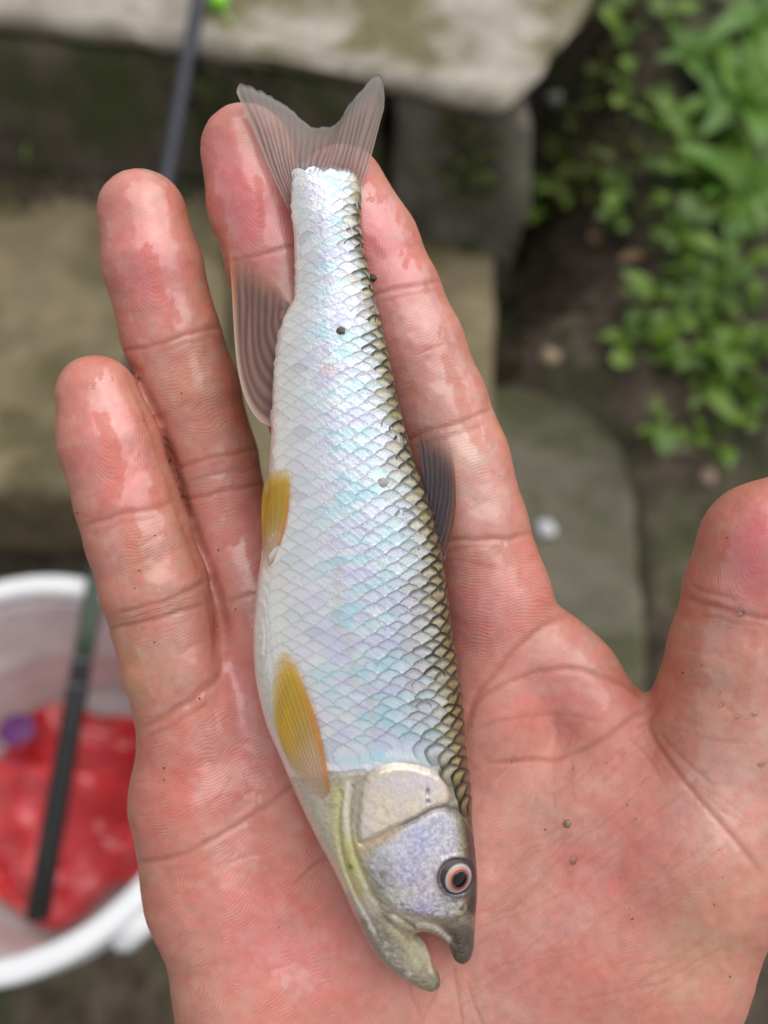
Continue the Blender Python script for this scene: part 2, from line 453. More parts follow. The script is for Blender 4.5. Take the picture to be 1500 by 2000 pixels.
# ------------------------------------------------------------------ plants
def leaf_mesh(name, L, Wd, droop, fold=.25, round_=False):
    nu = 9; vs = []; fs = []
    for i in range(nu):
        u = i / (nu - 1)
        wd = (math.sin(math.pi * u ** .8) ** .8 if not round_ else math.sin(math.pi * min(1, .06 + u * .94)) ** .55) * Wd / 2 + .0006 * (1 - u)
        y = L * u; z = L * (.35 * u - droop * u * u)
        for s_ in (-1, -.5, 0, .5, 1):
            vs.append((s_ * wd, y, z + abs(s_) * wd * fold + .06 * wd * math.sin(9 * u + 3 * s_)))
    for i in range(nu - 1):
        for j in range(4):
            a = i * 5 + j; fs.append((a, a + 1, a + 6, a + 5))
    me = bpy.data.meshes.new(name); me.from_pydata(vs, [], fs)
    for p in me.polygons: p.use_smooth = True
    return me
def leaf_mat(name, c1, c2):
    n = N(name)
    oi = n.add('ShaderNodeObjectInfo')
    f = n.noise(60, 3)
    col = n.mix(oi.outputs['Random'], c1, c2)
    col = n.mix(.4, col, n.ramp(f, [(.3, (.3, .3, .3)), (.7, (.7, .7, .7))]), 'OVERLAY')
    n.link(col, n.p.inputs['Base Color']); n.set(Roughness=.42)
    tr = n.add('ShaderNodeBsdfTranslucent'); n.link(col, tr.inputs[0])
    ms = n.add('ShaderNodeMixShader'); ms.inputs[0].default_value = .3
    n.link(n.p.outputs[0], ms.inputs[1]); n.link(tr.outputs[0], ms.inputs[2]); n.link(ms.outputs[0], n.out.inputs[0])
    return n.m
LM1 = leaf_mat('fresh_leaf', (.10, .23, .03), (.19, .36, .05))
LM2 = leaf_mat('weed_leaf', (.085, .17, .02), (.19, .31, .035))
LM3 = leaf_mat('mossy_leaf', (.10, .13, .015), (.16, .18, .025))
STEM = simple('green_stem', (.10, .13, .04), .5)
LEAVES = {'long': [leaf_mesh('long_leaf', .085, .024, .55), leaf_mesh('long_leaf', .07, .02, .7), leaf_mesh('long_leaf', .06, .022, .4)],
          'small': [leaf_mesh('small_leaf', .020, .014, .3, .1, True), leaf_mesh('small_leaf', .015, .011, .2, .15, True), leaf_mesh('small_leaf', .024, .012, .45)],
          'grass': [leaf_mesh('grass_blade', .07, .004, .5), leaf_mesh('grass_blade', .05, .003, .8)]}
def set_lm(k, m):
    for me in LEAVES[k]:
        me.materials.clear(); me.materials.append(m)
set_lm('long', LM1); set_lm('small', LM2); set_lm('grass', LM2)
MOSSLEAF = [me.copy() for me in LEAVES['small']]
for me in MOSSLEAF: me.materials.clear(); me.materials.append(LM3)
def gz(x, y): return float(ground_h(np.array([x]), np.array([y]))[0])
def on_ground(px, py):
    z = .1
    for _ in range(12):
        p = W(px, py, z); z = .5 * z + .5 * gz(p.x, p.y)
    return W(px, py, z)
def plant(name, px, py, kind, nl, spread, label, cat, group=None, sc=1.0, meshes=None, z=None, rise=.02):
    p = on_ground(px, py) if z is None else W(px, py, z)
    r = empty(name, p); tag(r, label, cat, group)
    bm = bmesh.new(); ms = meshes or LEAVES[kind]; spots = []
    for k in range(nl):
        a = random.uniform(0, 2 * math.pi) if kind != 'long' else k * 2.4
        if kind == 'long': rad, h, tilt = .004, .006 + .004 * k / nl, random.uniform(.0, .75)
        elif kind == 'grass': rad, h, tilt = random.uniform(0, spread), 0, random.uniform(.5, 1.1)
        else: rad, h, tilt = spread * math.sqrt(random.random()), rise * random.uniform(.3, 1.4), random.uniform(-.2, .7)
        spots.append((rad * math.cos(a), rad * math.sin(a), h, a + random.uniform(-.5, .5), tilt))
    for x, y, h, a, t in spots:           # stems
        if kind == 'grass': continue
        b0 = Vector((x * .3, y * .3, -.012)); b1 = Vector((x, y, h)); rr = .0009
        ring = []
        for P in (b0, (b0 + b1) / 2 + Vector((0, 0, .004)), b1):
            ring.append([bm.verts.new(P + Vector((rr * math.cos(q), rr * math.sin(q), 0))) for q in (0, 2.09, 4.19)])
        for u in range(2):
            for q in range(3): bm.faces.new((ring[u][q], ring[u][(q + 1) % 3], ring[u + 1][(q + 1) % 3], ring[u + 1][q]))
    if len(bm.verts): bm_obj('stem', bm, STEM, r)
    else: bm.free()
    for x, y, h, a, t in spots:
        o = bpy.data.objects.new('blade' if kind == 'grass' else 'leaf', random.choice(ms)); COL.objects.link(o); o.parent = r
        o.location = (x, y, h); o.rotation_euler = (t, random.uniform(-.3, .3), a - math.pi / 2)
        s_ = sc * random.choice((.5, .7, .85, 1.0, 1.2, 1.45)); o.scale = (s_, s_, s_)
    return r
for px, py, nl, sc, lab in [(1440, 215, 15, 1.0, 'broad bright green weed with long arching leaves on the bank'),
                            (1345, 130, 9, .8, 'upright weed with slim pale leaves above the arching-leaf weed'),
                            (1480, 60, 10, .8, 'long-leaved weed at the top of the bank'),
                            (1440, 390, 12, .85, 'drooping dark green weed with long leaves below the broad bright weed')]:
    plant('leafy_weed', px, py, 'long', nl, .01, lab, 'plant', 'long-leaved weeds on the bank', sc * 1.3)
creep = [(1010, 440, 12, .016), (1065, 425, 8, .013), (1110, 395, 9, .015), (1200, 395, 8, .013), (1215, 445, 8, .012),
         (1370, 480, 12, .018), (1300, 530, 10, .016), (1420, 540, 12, .02), (1340, 590, 14, .02), (1270, 620, 10, .017), (1450, 640, 14, .02),
         (1250, 690, 10, .016), (1330, 690, 14, .02), (1400, 720, 14, .02), (1470, 740, 12, .02), (1420, 790, 10, .017), (1350, 760, 10, .016),
         (1280, 850, 8, .012), (1380, 880, 7, .012), (1480, 830, 10, .017), (1230, 110, 8, .014), (1290, 60, 8, .014), (1180, 60, 8, .014), (1240, 190, 7, .013),
         (1330, 330, 8, .014), (1310, 440, 8, .013), (1480, 480, 9, .015), (1270, 250, 9, .02), (1390, 300, 8, .018), (1250, 20, 9, .02), (1350, 30, 9, .02), (1290, 380, 8, .018)]
for px, py, nl, sp_ in creep:
    if px < 1230 and 300 < py < 460: lab, grp = 'small round-leaved weed rooted at the foot of the riser stone', 'round-leaved weeds by the riser'
    elif py < 450: lab, grp = 'small round-leaved weed growing among the long-leaved weeds', 'round-leaved weeds among long-leaved ones'
    elif (px, py) == (1280, 850): lab, grp = 'small round-leaved weed standing apart beside the pale tan pebble', None
    elif (px, py) == (1380, 880): lab, grp = 'small round-leaved weed on bare soil just above the pinkish pebble', None
    elif (px, py) in ((1250, 690), (1270, 620)): lab, grp = 'small round-leaved weed on the slab side of the green mat', 'weeds on the slab side of the mat'
    else: lab, grp = 'small round-leaved weed in the green mat on the soil beside the thumb', 'round-leaved weeds of the green mat'
    plant('creeping_weed', px, py, 'small', nl, sp_ * 1.35, lab, 'plant', grp, 1.3)
for px, py in [(1150, 250), (1120, 320), (1160, 380), (1100, 300), (1170, 190), (1190, 20), (1210, 270), (1090, 360), (1180, 330), (1130, 380), (1200, 150), (1240, 320)]:
    plant('moss_tuft', px, py, 'small', 26, .026, 'yellow-green moss tuft on the bank beside the top slab corner', 'moss', 'moss tufts by the slab corner', .6, MOSSLEAF, rise=.008)
for px, py, z in [(45, 235, .2), (15, 180, .22), (75, 290, .17), (150, 300, .16)]:
    plant('grass_tuft', px, py, 'grass', 14, .012, 'thin green grass tuft growing in the dark riser left of the rod', 'grass tuft', 'grass tufts in the riser', 1.0, z=z)

# pebbles, dead leaves
def pebble(px, py, r, col, label, cat='pebble', z=None, seed=0):
    p = on_ground(px, py) if z is None else W(px, py, z)
    bm = bmesh.new(); bmesh.ops.create_icosphere(bm, subdivisions=3, radius=r)
    for v in bm.verts:
        v.co *= 1 + .25 * mnoise.noise(v.co / r * 1.1 + Vector((seed, 0, 0))); v.co.z *= .7
    o = bm_obj('pebble', bm, simple('pebble_stone', col, .7, .2, 150), loc=(p.x, p.y, p.z + r * .4))
    tag(o, label, cat); return o
pebble(1066, 1036, .0095, (.55, .56, .60), 'small white pebble on the grey-green slab beside the index finger', z=zG, seed=3)
pebble(1378, 935, .010, (.36, .25, .19), 'pinkish pebble on the dark soil above the thumb tip', seed=5)
pebble(1325, 872, .011, (.38, .33, .23), 'pale tan pebble on the soil below the green mat', seed=8)
pebble(1072, 700, .011, (.30, .23, .15), 'brown pebble at the top of the grey-green slab', seed=9)
pebble(1085, 200, .012, (.48, .47, .44), 'pale pebble beside the corner of the top slab', seed=12)
BROWN = simple('dead_leaf', (.20, .12, .06), .7, .3, 90)
for k, (px, py, lab) in enumerate([(1165, 490, 'dry brown fallen leaf on the soil below the riser weeds'), (1260, 500, 'dry tan fallen leaf beside the green mat'), (1240, 560, 'curled dead leaf on bare soil')]):
    me = leaf_mesh('dead_leaf', .035, .02, .5, -.3); o = obj('fallen_leaf', me, BROWN); p = on_ground(px, py); o.location = p + Vector((0, 0, .006)); o.rotation_euler = (.1, .3, k * 1.9); tag(o, lab, 'leaf')
# soil crumbs along the foot of the riser
bm = bmesh.new()
for k in range(420):
    if k % 3: px, py, z = random.uniform(-40, 420), random.uniform(300, 400), zT
    else: px, py, z = random.uniform(880, 1240), random.uniform(430, 720), None
    p = W(px, py, z) if z else on_ground(px, py)
    r_ = random.uniform(.003, .010)
    m4 = Matrix.Translation(p + Vector((0, 0, r_ * .3))) @ Matrix.Rotation(random.random() * 6, 4, 'Z') @ Matrix.Diagonal((r_, r_ * random.uniform(.5, 1), r_ * .6, 1))
    bmesh.ops.create_icosphere(bm, subdivisions=1, radius=1, matrix=m4)
tag(bm_obj('soil_crumbs', bm, SOIL), 'loose dark soil crumbs at the foot of the risers', 'soil', kind='stuff')
# moss and dirt over the riser stones
bm = bmesh.new()
for k in range(700):
    px = random.uniform(-40, 960); t = random.random()
    lo = np.interp(px, [0, 500, 1000], [60, 120, 230]); hi = np.interp(px, [0, 500, 1000], [330, 380, 430])
    x = W(px, (lo + hi) / 2, .24).x
    y = float(np.interp(x, [p.x for p in fr], [p.y for p in fr])) + .008
    z = random.uniform(.15, .31)
    r_ = random.uniform(.004, .012)
    if fbm(np.array([x * 14.]), np.array([z * 14.]), 5)[0] < .5: continue
    m4 = Matrix.Translation((x, y, z)) @ Matrix.Rotation(random.random() * 6, 4, 'Y') @ Matrix.Diagonal((r_, r_ * .6, r_ * .8, 1))
    bmesh.ops.create_icosphere(bm, subdivisions=1, radius=1, matrix=m4)
n = N('riser_moss'); f = n.noise(18, 4)
n.link(n.ramp(f, [(.35, (.05, .036, .025)), (.5, (.06, .065, .02)), (.68, (.11, .13, .035))]), n.p.inputs['Base Color']); n.set(Roughness=.9)
tag(bm_obj('riser_moss', bm, n.m), 'moss and dirt clinging to the dark riser stones', 'moss', kind='stuff')

# ------------------------------------------------------------------ the hand
CELL = 8.0
X0, X1, Y0, Y1, Z0, Z1 = -760, 1010, -1800, 900, -345, 260
gxs = np.arange(X0, X1, CELL); gys = np.arange(Y0, Y1, CELL); gzs = np.arange(Z0, Z1, CELL)
shape = (len(gxs), len(gys), len(gzs))
def smin(a, b, k):
    h = np.clip(.5 + .5 * (b - a) / k, 0, 1)
    return b * (1 - h) + a * h - k * h * (1 - h)
def add_cone(vol, p, q, k):
    a = V(*p[:3]); b = V(*q[:3]); r1, r2 = p[3], q[3]; R = max(r1, r2) + 70
    lo = np.minimum(a, b) - R; hi = np.maximum(a, b) + R
    sl = []; ax = []
    for g, l, h in ((gxs, lo[0], hi[0]), (gys, lo[1], hi[1]), (gzs, lo[2], hi[2])):
        i0 = max(0, int((l - g[0]) / CELL)); i1 = min(len(g), int((h - g[0]) / CELL) + 1)
        if i1 <= i0: return
        sl.append(slice(i0, i1)); ax.append(g[i0:i1])
    x = ax[0][:, None, None] - a[0]; y = ax[1][None, :, None] - a[1]; z = ax[2][None, None, :] - a[2]
    ba = b - a; L = ba @ ba
    h = np.clip((x * ba[0] + y * ba[1] + z * ba[2]) / L, 0, 1)
    d = np.sqrt((x - h * ba[0]) ** 2 + (y - h * ba[1]) ** 2 + (z - h * ba[2]) ** 2) - (r1 + (r2 - r1) * h)
    sl = tuple(sl)
    vol[sl] = smin(vol[sl], d, k)
def chain(vol, pts, k):
    for p, q in zip(pts[:-1], pts[1:]): add_cone(vol, p, q, k)
LITTLE = [(190, 774, -12, 80), (214, 865, -14, 97), (250, 985, -22, 99), (271, 1050, -26, 102), (300, 1140, -38, 104), (322, 1215, -64, 104), (345, 1300, -80, 108), (385, 1420, -105, 115)]
RING = [(279, 421, -55, 89), (299, 520, -60, 98), (335, 655, -92, 99), (369, 760, -126, 104), (409, 895, -165, 102), (442, 1030, -178, 99), (500, 1180, -152, 101)]
MIDDLE = [(482, 298, -55, 92), (503, 400, -58, 99), (540, 520, -72, 99), (575, 650, -84, 104), (620, 800, -98, 104), (665, 980, -110, 108), (700, 1150, -122, 108)]
INDEX = [(668, 378, -58, 92), (722, 480, -62, 99), (765, 578, -74, 100), (806, 680, -80, 105), (850, 788, -92, 105), (890, 900, -98, 110), (925, 1030, -108, 111), (960, 1150, -114, 116)]
THUMB = [(1568, 1030, 62, 112), (1503, 1070, 58, 127), (1468, 1165, 40, 124), (1455, 1280, 20, 142), (1440, 1400, -10, 160)]
fing = np.full(shape, 500.0, np.float32)
for c_ in (LITTLE, RING, MIDDLE, INDEX, THUMB):
    one = np.full(shape, 500.0, np.float32); chain(one, c_, 14)
    fing = smin(fing, one, 15.0); del one
palm = np.full(shape, 500.0, np.float32)
PK = 75
chain(palm, [(385, 1420, -105, 112), (395, 1560, -115, 132), (432, 1720, -118, 144), (505, 1950, -120, 152), (560, 2150, -120, 155)], PK)
chain(palm, [(515, 1270, -132, 100), (580, 1600, -150, 125), (650, 2050, -138, 145)], PK)
chain(palm, [(705, 1210, -138, 104), (735, 1600, -160, 125), (750, 2050, -135, 150)], PK)
chain(palm, [(962, 1175, -118, 114), (960, 1400, -140, 122), (880, 1750, -140, 140), (840, 2100, -130, 155)], PK)
chain(palm, [(1440, 1400, -10, 152), (1345, 1650, -55, 188), (1253, 1871, -80, 190), (1150, 2080, -95, 185), (1060, 2300, -105, 170)], PK)
chain(palm, [(1000, 1235, -122, 100), (1070, 1285, -120, 93), (1120, 1330, -115, 92), (1178, 1420, -100, 94), (1270, 1520, -70, 110)], 40)
chain(palm, [(1100, 1560, -130, 130), (1050, 1800, -120, 160), (980, 2050, -115, 165)], PK)
chain(palm, [(1190, 1590, -112, 160), (1150, 1800, -108, 178), (1060, 2000, -108, 178)], 90)
chain(palm, [(640, 2150, -125, 165), (640, 2380, -130, 165), (615, 2620, -138, 190)], PK)
chain(palm, [(900, 2150, -118, 170), (880, 2380, -125, 165), (865, 2620, -138, 190)], PK)
vol = smin(fing, palm, 34.0); del fing, palm
vp, vq = surface_nets(vol); del vol
P = vp * CELL + np.array([X0, Y0, Z0])
E = np.vstack([vq[:, [0, 1]], vq[:, [1, 2]], vq[:, [2, 3]], vq[:, [3, 0]]])
for lam in (.5, -.52, .5, -.52, .5):          # Taubin smoothing of the raw surface
    acc = np.zeros_like(P); cn = np.zeros(len(P))
    for c_ in range(3): acc[:, c_] = np.bincount(E[:, 0], P[E[:, 1], c_], len(P)) + np.bincount(E[:, 1], P[E[:, 0], c_], len(P))
    cn = np.bincount(E[:, 0], minlength=len(P)) + np.bincount(E[:, 1], minlength=len(P))
    P = P + lam * (acc / cn[:, None] - P)
me = subdivided(mesh_np('hand', P, vq))
P = get_co(me); NO = get_no(me)
if NO[P[:, 2] > 60][:, 2].mean() < 0: me.flip_normals(); NO = -NO
hx, hy = proj(P)
PF, NF = P, NO
SEL = np.nonzero((NO[:, 2] > -.2) & (hy < 2120))[0]      # the side that shows: all detail goes there
P = P[SEL]; NO = NO[SEL]; hx = hx[SEL]; hy = hy[SEL]
BN = [fbm(hx / 45, hy / 45, 60 + i, 3) for i in range(4)]
front = sm(0.0, .35, NO[:, 2])
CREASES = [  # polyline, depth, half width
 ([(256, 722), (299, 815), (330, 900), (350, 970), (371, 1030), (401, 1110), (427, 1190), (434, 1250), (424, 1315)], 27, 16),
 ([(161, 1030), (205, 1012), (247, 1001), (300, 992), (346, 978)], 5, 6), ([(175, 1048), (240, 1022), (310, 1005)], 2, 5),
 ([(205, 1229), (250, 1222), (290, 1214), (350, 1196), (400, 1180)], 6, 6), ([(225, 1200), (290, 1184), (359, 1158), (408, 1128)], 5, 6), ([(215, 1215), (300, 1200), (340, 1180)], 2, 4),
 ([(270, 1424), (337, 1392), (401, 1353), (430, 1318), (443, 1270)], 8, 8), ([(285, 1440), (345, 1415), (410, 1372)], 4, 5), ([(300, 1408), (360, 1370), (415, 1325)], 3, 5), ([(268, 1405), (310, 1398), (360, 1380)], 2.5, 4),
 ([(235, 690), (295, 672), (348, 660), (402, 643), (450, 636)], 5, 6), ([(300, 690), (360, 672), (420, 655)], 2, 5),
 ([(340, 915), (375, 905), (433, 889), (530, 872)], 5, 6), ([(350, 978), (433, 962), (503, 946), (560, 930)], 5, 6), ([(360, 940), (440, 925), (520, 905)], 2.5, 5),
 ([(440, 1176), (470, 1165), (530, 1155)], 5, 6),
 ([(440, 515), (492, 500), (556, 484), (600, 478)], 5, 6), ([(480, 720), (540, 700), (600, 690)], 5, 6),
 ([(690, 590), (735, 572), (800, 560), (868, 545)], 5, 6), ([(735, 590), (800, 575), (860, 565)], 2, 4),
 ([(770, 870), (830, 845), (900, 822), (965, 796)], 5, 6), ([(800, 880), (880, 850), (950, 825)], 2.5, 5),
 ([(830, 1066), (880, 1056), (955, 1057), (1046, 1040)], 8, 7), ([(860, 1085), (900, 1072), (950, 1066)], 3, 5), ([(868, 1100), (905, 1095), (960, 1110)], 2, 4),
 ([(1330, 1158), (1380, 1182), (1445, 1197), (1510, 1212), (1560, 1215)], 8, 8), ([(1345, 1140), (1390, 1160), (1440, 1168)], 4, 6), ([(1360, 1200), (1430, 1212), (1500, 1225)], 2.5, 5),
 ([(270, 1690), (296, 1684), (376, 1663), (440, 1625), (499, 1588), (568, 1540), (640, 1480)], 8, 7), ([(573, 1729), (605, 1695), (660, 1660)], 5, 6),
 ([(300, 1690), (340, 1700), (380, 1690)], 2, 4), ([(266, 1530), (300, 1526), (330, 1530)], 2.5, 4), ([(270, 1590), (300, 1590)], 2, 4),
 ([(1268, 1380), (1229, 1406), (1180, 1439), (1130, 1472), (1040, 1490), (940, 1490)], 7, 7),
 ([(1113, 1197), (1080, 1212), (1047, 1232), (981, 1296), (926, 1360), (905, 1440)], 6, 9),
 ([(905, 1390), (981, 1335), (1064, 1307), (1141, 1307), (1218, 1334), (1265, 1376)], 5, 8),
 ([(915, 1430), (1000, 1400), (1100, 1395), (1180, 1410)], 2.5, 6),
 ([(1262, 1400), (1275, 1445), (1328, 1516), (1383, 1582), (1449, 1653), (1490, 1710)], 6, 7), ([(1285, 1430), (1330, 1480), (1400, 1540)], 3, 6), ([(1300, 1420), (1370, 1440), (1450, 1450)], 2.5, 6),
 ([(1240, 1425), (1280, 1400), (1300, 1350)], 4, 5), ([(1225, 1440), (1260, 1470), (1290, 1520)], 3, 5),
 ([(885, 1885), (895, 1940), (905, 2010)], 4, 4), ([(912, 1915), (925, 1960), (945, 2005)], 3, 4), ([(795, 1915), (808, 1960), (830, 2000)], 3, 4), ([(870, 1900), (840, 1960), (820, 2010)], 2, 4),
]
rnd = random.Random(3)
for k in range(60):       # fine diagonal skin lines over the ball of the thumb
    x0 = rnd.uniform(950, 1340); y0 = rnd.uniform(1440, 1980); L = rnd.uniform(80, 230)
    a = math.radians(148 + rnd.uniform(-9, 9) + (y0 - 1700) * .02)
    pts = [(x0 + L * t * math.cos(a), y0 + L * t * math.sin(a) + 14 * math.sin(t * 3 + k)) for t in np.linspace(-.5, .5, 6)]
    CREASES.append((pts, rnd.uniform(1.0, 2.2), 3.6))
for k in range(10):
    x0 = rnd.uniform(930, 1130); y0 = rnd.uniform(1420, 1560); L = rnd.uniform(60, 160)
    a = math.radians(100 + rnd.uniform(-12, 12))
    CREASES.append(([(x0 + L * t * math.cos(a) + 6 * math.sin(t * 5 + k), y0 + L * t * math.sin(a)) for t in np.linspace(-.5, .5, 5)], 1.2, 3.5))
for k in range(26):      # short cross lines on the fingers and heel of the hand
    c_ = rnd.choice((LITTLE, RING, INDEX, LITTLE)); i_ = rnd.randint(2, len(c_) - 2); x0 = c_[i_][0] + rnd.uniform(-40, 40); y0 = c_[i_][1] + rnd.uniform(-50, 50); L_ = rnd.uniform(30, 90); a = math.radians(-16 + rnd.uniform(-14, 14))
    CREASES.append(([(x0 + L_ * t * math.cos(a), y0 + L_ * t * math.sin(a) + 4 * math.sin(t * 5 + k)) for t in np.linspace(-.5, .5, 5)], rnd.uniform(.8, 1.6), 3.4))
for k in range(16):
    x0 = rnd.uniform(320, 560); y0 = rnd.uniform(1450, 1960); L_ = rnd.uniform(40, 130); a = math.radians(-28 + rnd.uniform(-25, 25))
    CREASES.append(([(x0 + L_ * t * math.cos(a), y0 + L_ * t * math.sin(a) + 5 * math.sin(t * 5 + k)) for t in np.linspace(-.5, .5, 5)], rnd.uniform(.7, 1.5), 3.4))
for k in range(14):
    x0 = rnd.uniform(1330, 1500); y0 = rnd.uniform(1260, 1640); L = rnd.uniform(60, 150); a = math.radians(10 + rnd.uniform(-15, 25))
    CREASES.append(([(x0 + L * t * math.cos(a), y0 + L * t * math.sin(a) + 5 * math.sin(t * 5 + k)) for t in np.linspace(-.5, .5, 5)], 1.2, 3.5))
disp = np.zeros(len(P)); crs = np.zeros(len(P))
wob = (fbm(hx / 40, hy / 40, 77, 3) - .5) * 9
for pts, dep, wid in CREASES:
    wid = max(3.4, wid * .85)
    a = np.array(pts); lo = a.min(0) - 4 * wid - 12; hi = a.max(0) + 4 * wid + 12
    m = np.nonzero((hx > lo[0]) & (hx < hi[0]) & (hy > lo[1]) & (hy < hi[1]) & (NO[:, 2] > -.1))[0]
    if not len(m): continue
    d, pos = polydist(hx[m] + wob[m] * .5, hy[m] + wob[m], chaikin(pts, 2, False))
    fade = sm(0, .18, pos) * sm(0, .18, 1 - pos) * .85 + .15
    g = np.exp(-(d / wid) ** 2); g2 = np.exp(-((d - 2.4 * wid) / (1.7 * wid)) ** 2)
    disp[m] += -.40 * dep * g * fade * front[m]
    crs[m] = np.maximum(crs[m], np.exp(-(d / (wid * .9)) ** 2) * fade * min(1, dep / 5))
disp += ((fbm(hx / 70, hy / 70, 5, 3) - .5) * 4 + (fbm(hx / 22, hy / 22, 15, 2) - .5) * 1.6) * front
P2 = P + NO * disp[:, None]
# skin colour: pinker fingertips and pads, tan sides, pale palm
hcol = np.tile(np.array([.575, .252, .207]), (len(P), 1))
def blob(cx, cy, rx, ry, ang, col, st, soft=1.0):
    a = math.radians(ang); dx = hx - cx; dy = hy - cy
    u = (dx * math.cos(a) + dy * math.sin(a)) / rx; v = (-dx * math.sin(a) + dy * math.cos(a)) / ry
    f = np.exp(-(u * u + v * v) ** soft) * st * (.6 + .8 * BN[int(cx) % 4])
    f = np.clip(f, 0, 1)[:, None]
    hcol[:] = hcol * (1 - f) + np.array(col) * f
PINK = (.72, .185, .195); ROSE = (.73, .26, .25); PALE = (.75, .44, .365); TAN = (.50, .235, .135); RED = (.66, .135, .12); YEL = (.58, .33, .19)
for c_ in (LITTLE, RING, MIDDLE, INDEX): 
    blob(c_[0][0] + 4, c_[0][1] + 10, 70, 90, 15, (.68, .27, .20), .6)
blob(235, 900, 60, 120, -18, RED, .75); blob(215, 820, 70, 100, -10, ROSE, .5)
blob(290, 530, 62, 130, -14, PINK, .75); blob(455, 370, 60, 120, -12, PINK, .85); blob(515, 440, 50, 90, 0, PINK, .6)
blob(745, 470, 60, 120, -20, PINK, .85); blob(800, 620, 60, 100, -20, ROSE, .4)
blob(1470, 1060, 110, 120, 0, PINK, .85)
blob(390, 760, 90, 130, -16, (.62, .30, .215), .7); blob(440, 1040, 60, 90, 0, ROSE, .5)
blob(300, 1110, 70, 70, 0, (.60, .29, .20), .5); blob(235, 1290, 60, 90, -10, YEL, .75); blob(330, 1330, 80, 60, 0, TAN, .35)
blob(900, 900, 70, 120, -15, PALE, .6); blob(930, 1190, 110, 80, 0, ROSE, .55); blob(1060, 1120, 60, 60, 0, ROSE, .4)
blob(420, 1500, 130, 90, -20, RED, .42); blob(330, 1560, 60, 80, 0, RED, .3); blob(470, 1760, 150, 110, -25, RED, .38); blob(520, 1880, 160, 80, 10, ROSE, .7); blob(620, 1850, 120, 100, 0, RED, .3)
blob(380, 1880, 60, 120, -15, (.62, .33, .25), .5); blob(450, 1330, 50, 120, -10, ROSE, .6)
blob(1110, 1370, 130, 60, 8, ROSE, .55); blob(1080, 1420, 90, 45, 0, RED, .2)
blob(1180, 1660, 200, 110, -30, ROSE, .4); blob(1080, 1560, 120, 80, -30, PALE, .5); blob(1020, 1760, 90, 200, 10, PALE, .5)
blob(1200, 1720, 80, 50, -20, RED, .22); blob(1120, 1890, 70, 70, 0, RED, .22); blob(1010, 1900, 80, 90, 0, ROSE, .4)
blob(1400, 1350, 90, 140, 0, (.62, .31, .215), .7); blob(1440, 1560, 100, 150, 20, PALE, .6); blob(1380, 1850, 90, 160, 30, (.56, .33, .22), .7)
blob(900, 1960, 120, 60, 0, PALE, .5)
# side tan: where the surface turns away
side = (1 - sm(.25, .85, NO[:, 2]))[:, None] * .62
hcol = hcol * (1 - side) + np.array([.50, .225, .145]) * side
mot = fbm(hx / 16, hy / 16, 41, 3)
hcol *= (0.88 + .24 * mot)[:, None]
mo2 = (fbm(hx / 8, hy / 8, 52, 2) - .5)[:, None]; mo3 = (fbm(hx / 30, hy / 24, 57, 3) - .5)[:, None]
hcol += mo2 * np.array([.03, -.045, -.035]) + mo3 * np.array([.04, -.10, -.085])
hcol = hcol * (1 - .55 * crs[:, None]) + np.array([.36, .12, .08]) * .55 * crs[:, None]  # creases and finger seam tinted dark, painting their shade into the skin
# water film (glossy patches with ragged edges)
film = np.zeros(len(P))
rag = (fbm(hx / 13, hy / 26, 61, 4) - .5)
def band(pts, hw, v=1.0):
    global film
    d, _ = polydist(hx, hy, pts); film = np.maximum(film, v * sm(-3, 3, hw * (1 + 1.6 * rag) - d - 14 * np.abs(rag)))
def cut(pts, hw):
    global film
    d, _ = polydist(hx, hy, pts); film = film * sm(-3, 3, d - hw * (1 + 2.2 * rag))
band([(210, 790), (250, 960), (285, 1080), (325, 1200), (352, 1330)], 62); band([(290, 420), (330, 600), (380, 780), (440, 950), (475, 1130)], 74)
band([(480, 300), (520, 500), (560, 660)], 66); band([(710, 430), (800, 620), (880, 800), (930, 960), (950, 1030)], 62)
band([(1480, 1060), (1440, 1240), (1430, 1450), (1390, 1600)], 70, .8); band([(440, 1330), (500, 1500)], 40, .8); band([(420, 1480), (460, 1760), (600, 1880)], 60, .8)
band([(960, 1150), (1060, 1280), (1150, 1330)], 55, .6); band([(1000, 1850), (1120, 1800), (1200, 1650)], 30, .6)
cut([(285, 490), (305, 540), (325, 610), (330, 660)], 17); cut([(215, 560), (250, 680)], 10); cut([(345, 700), (395, 830), (420, 900)], 22); cut([(440, 970), (450, 1050)], 18)
cut([(200, 820), (220, 880), (225, 960)], 18); cut([(245, 1010), (300, 1240)], 16); cut([(505, 350), (510, 440)], 8); cut([(870, 700), (940, 880)], 12); cut([(1500, 1150), (1440, 1400)], 14)
film *= front * (1 - .6 * crs)
# darker, redder skin in the windows between the film
dry = (1 - film)[:, None] * .20
hcol = hcol * (1 - dry) + np.array([.55, .17, .11]) * dry
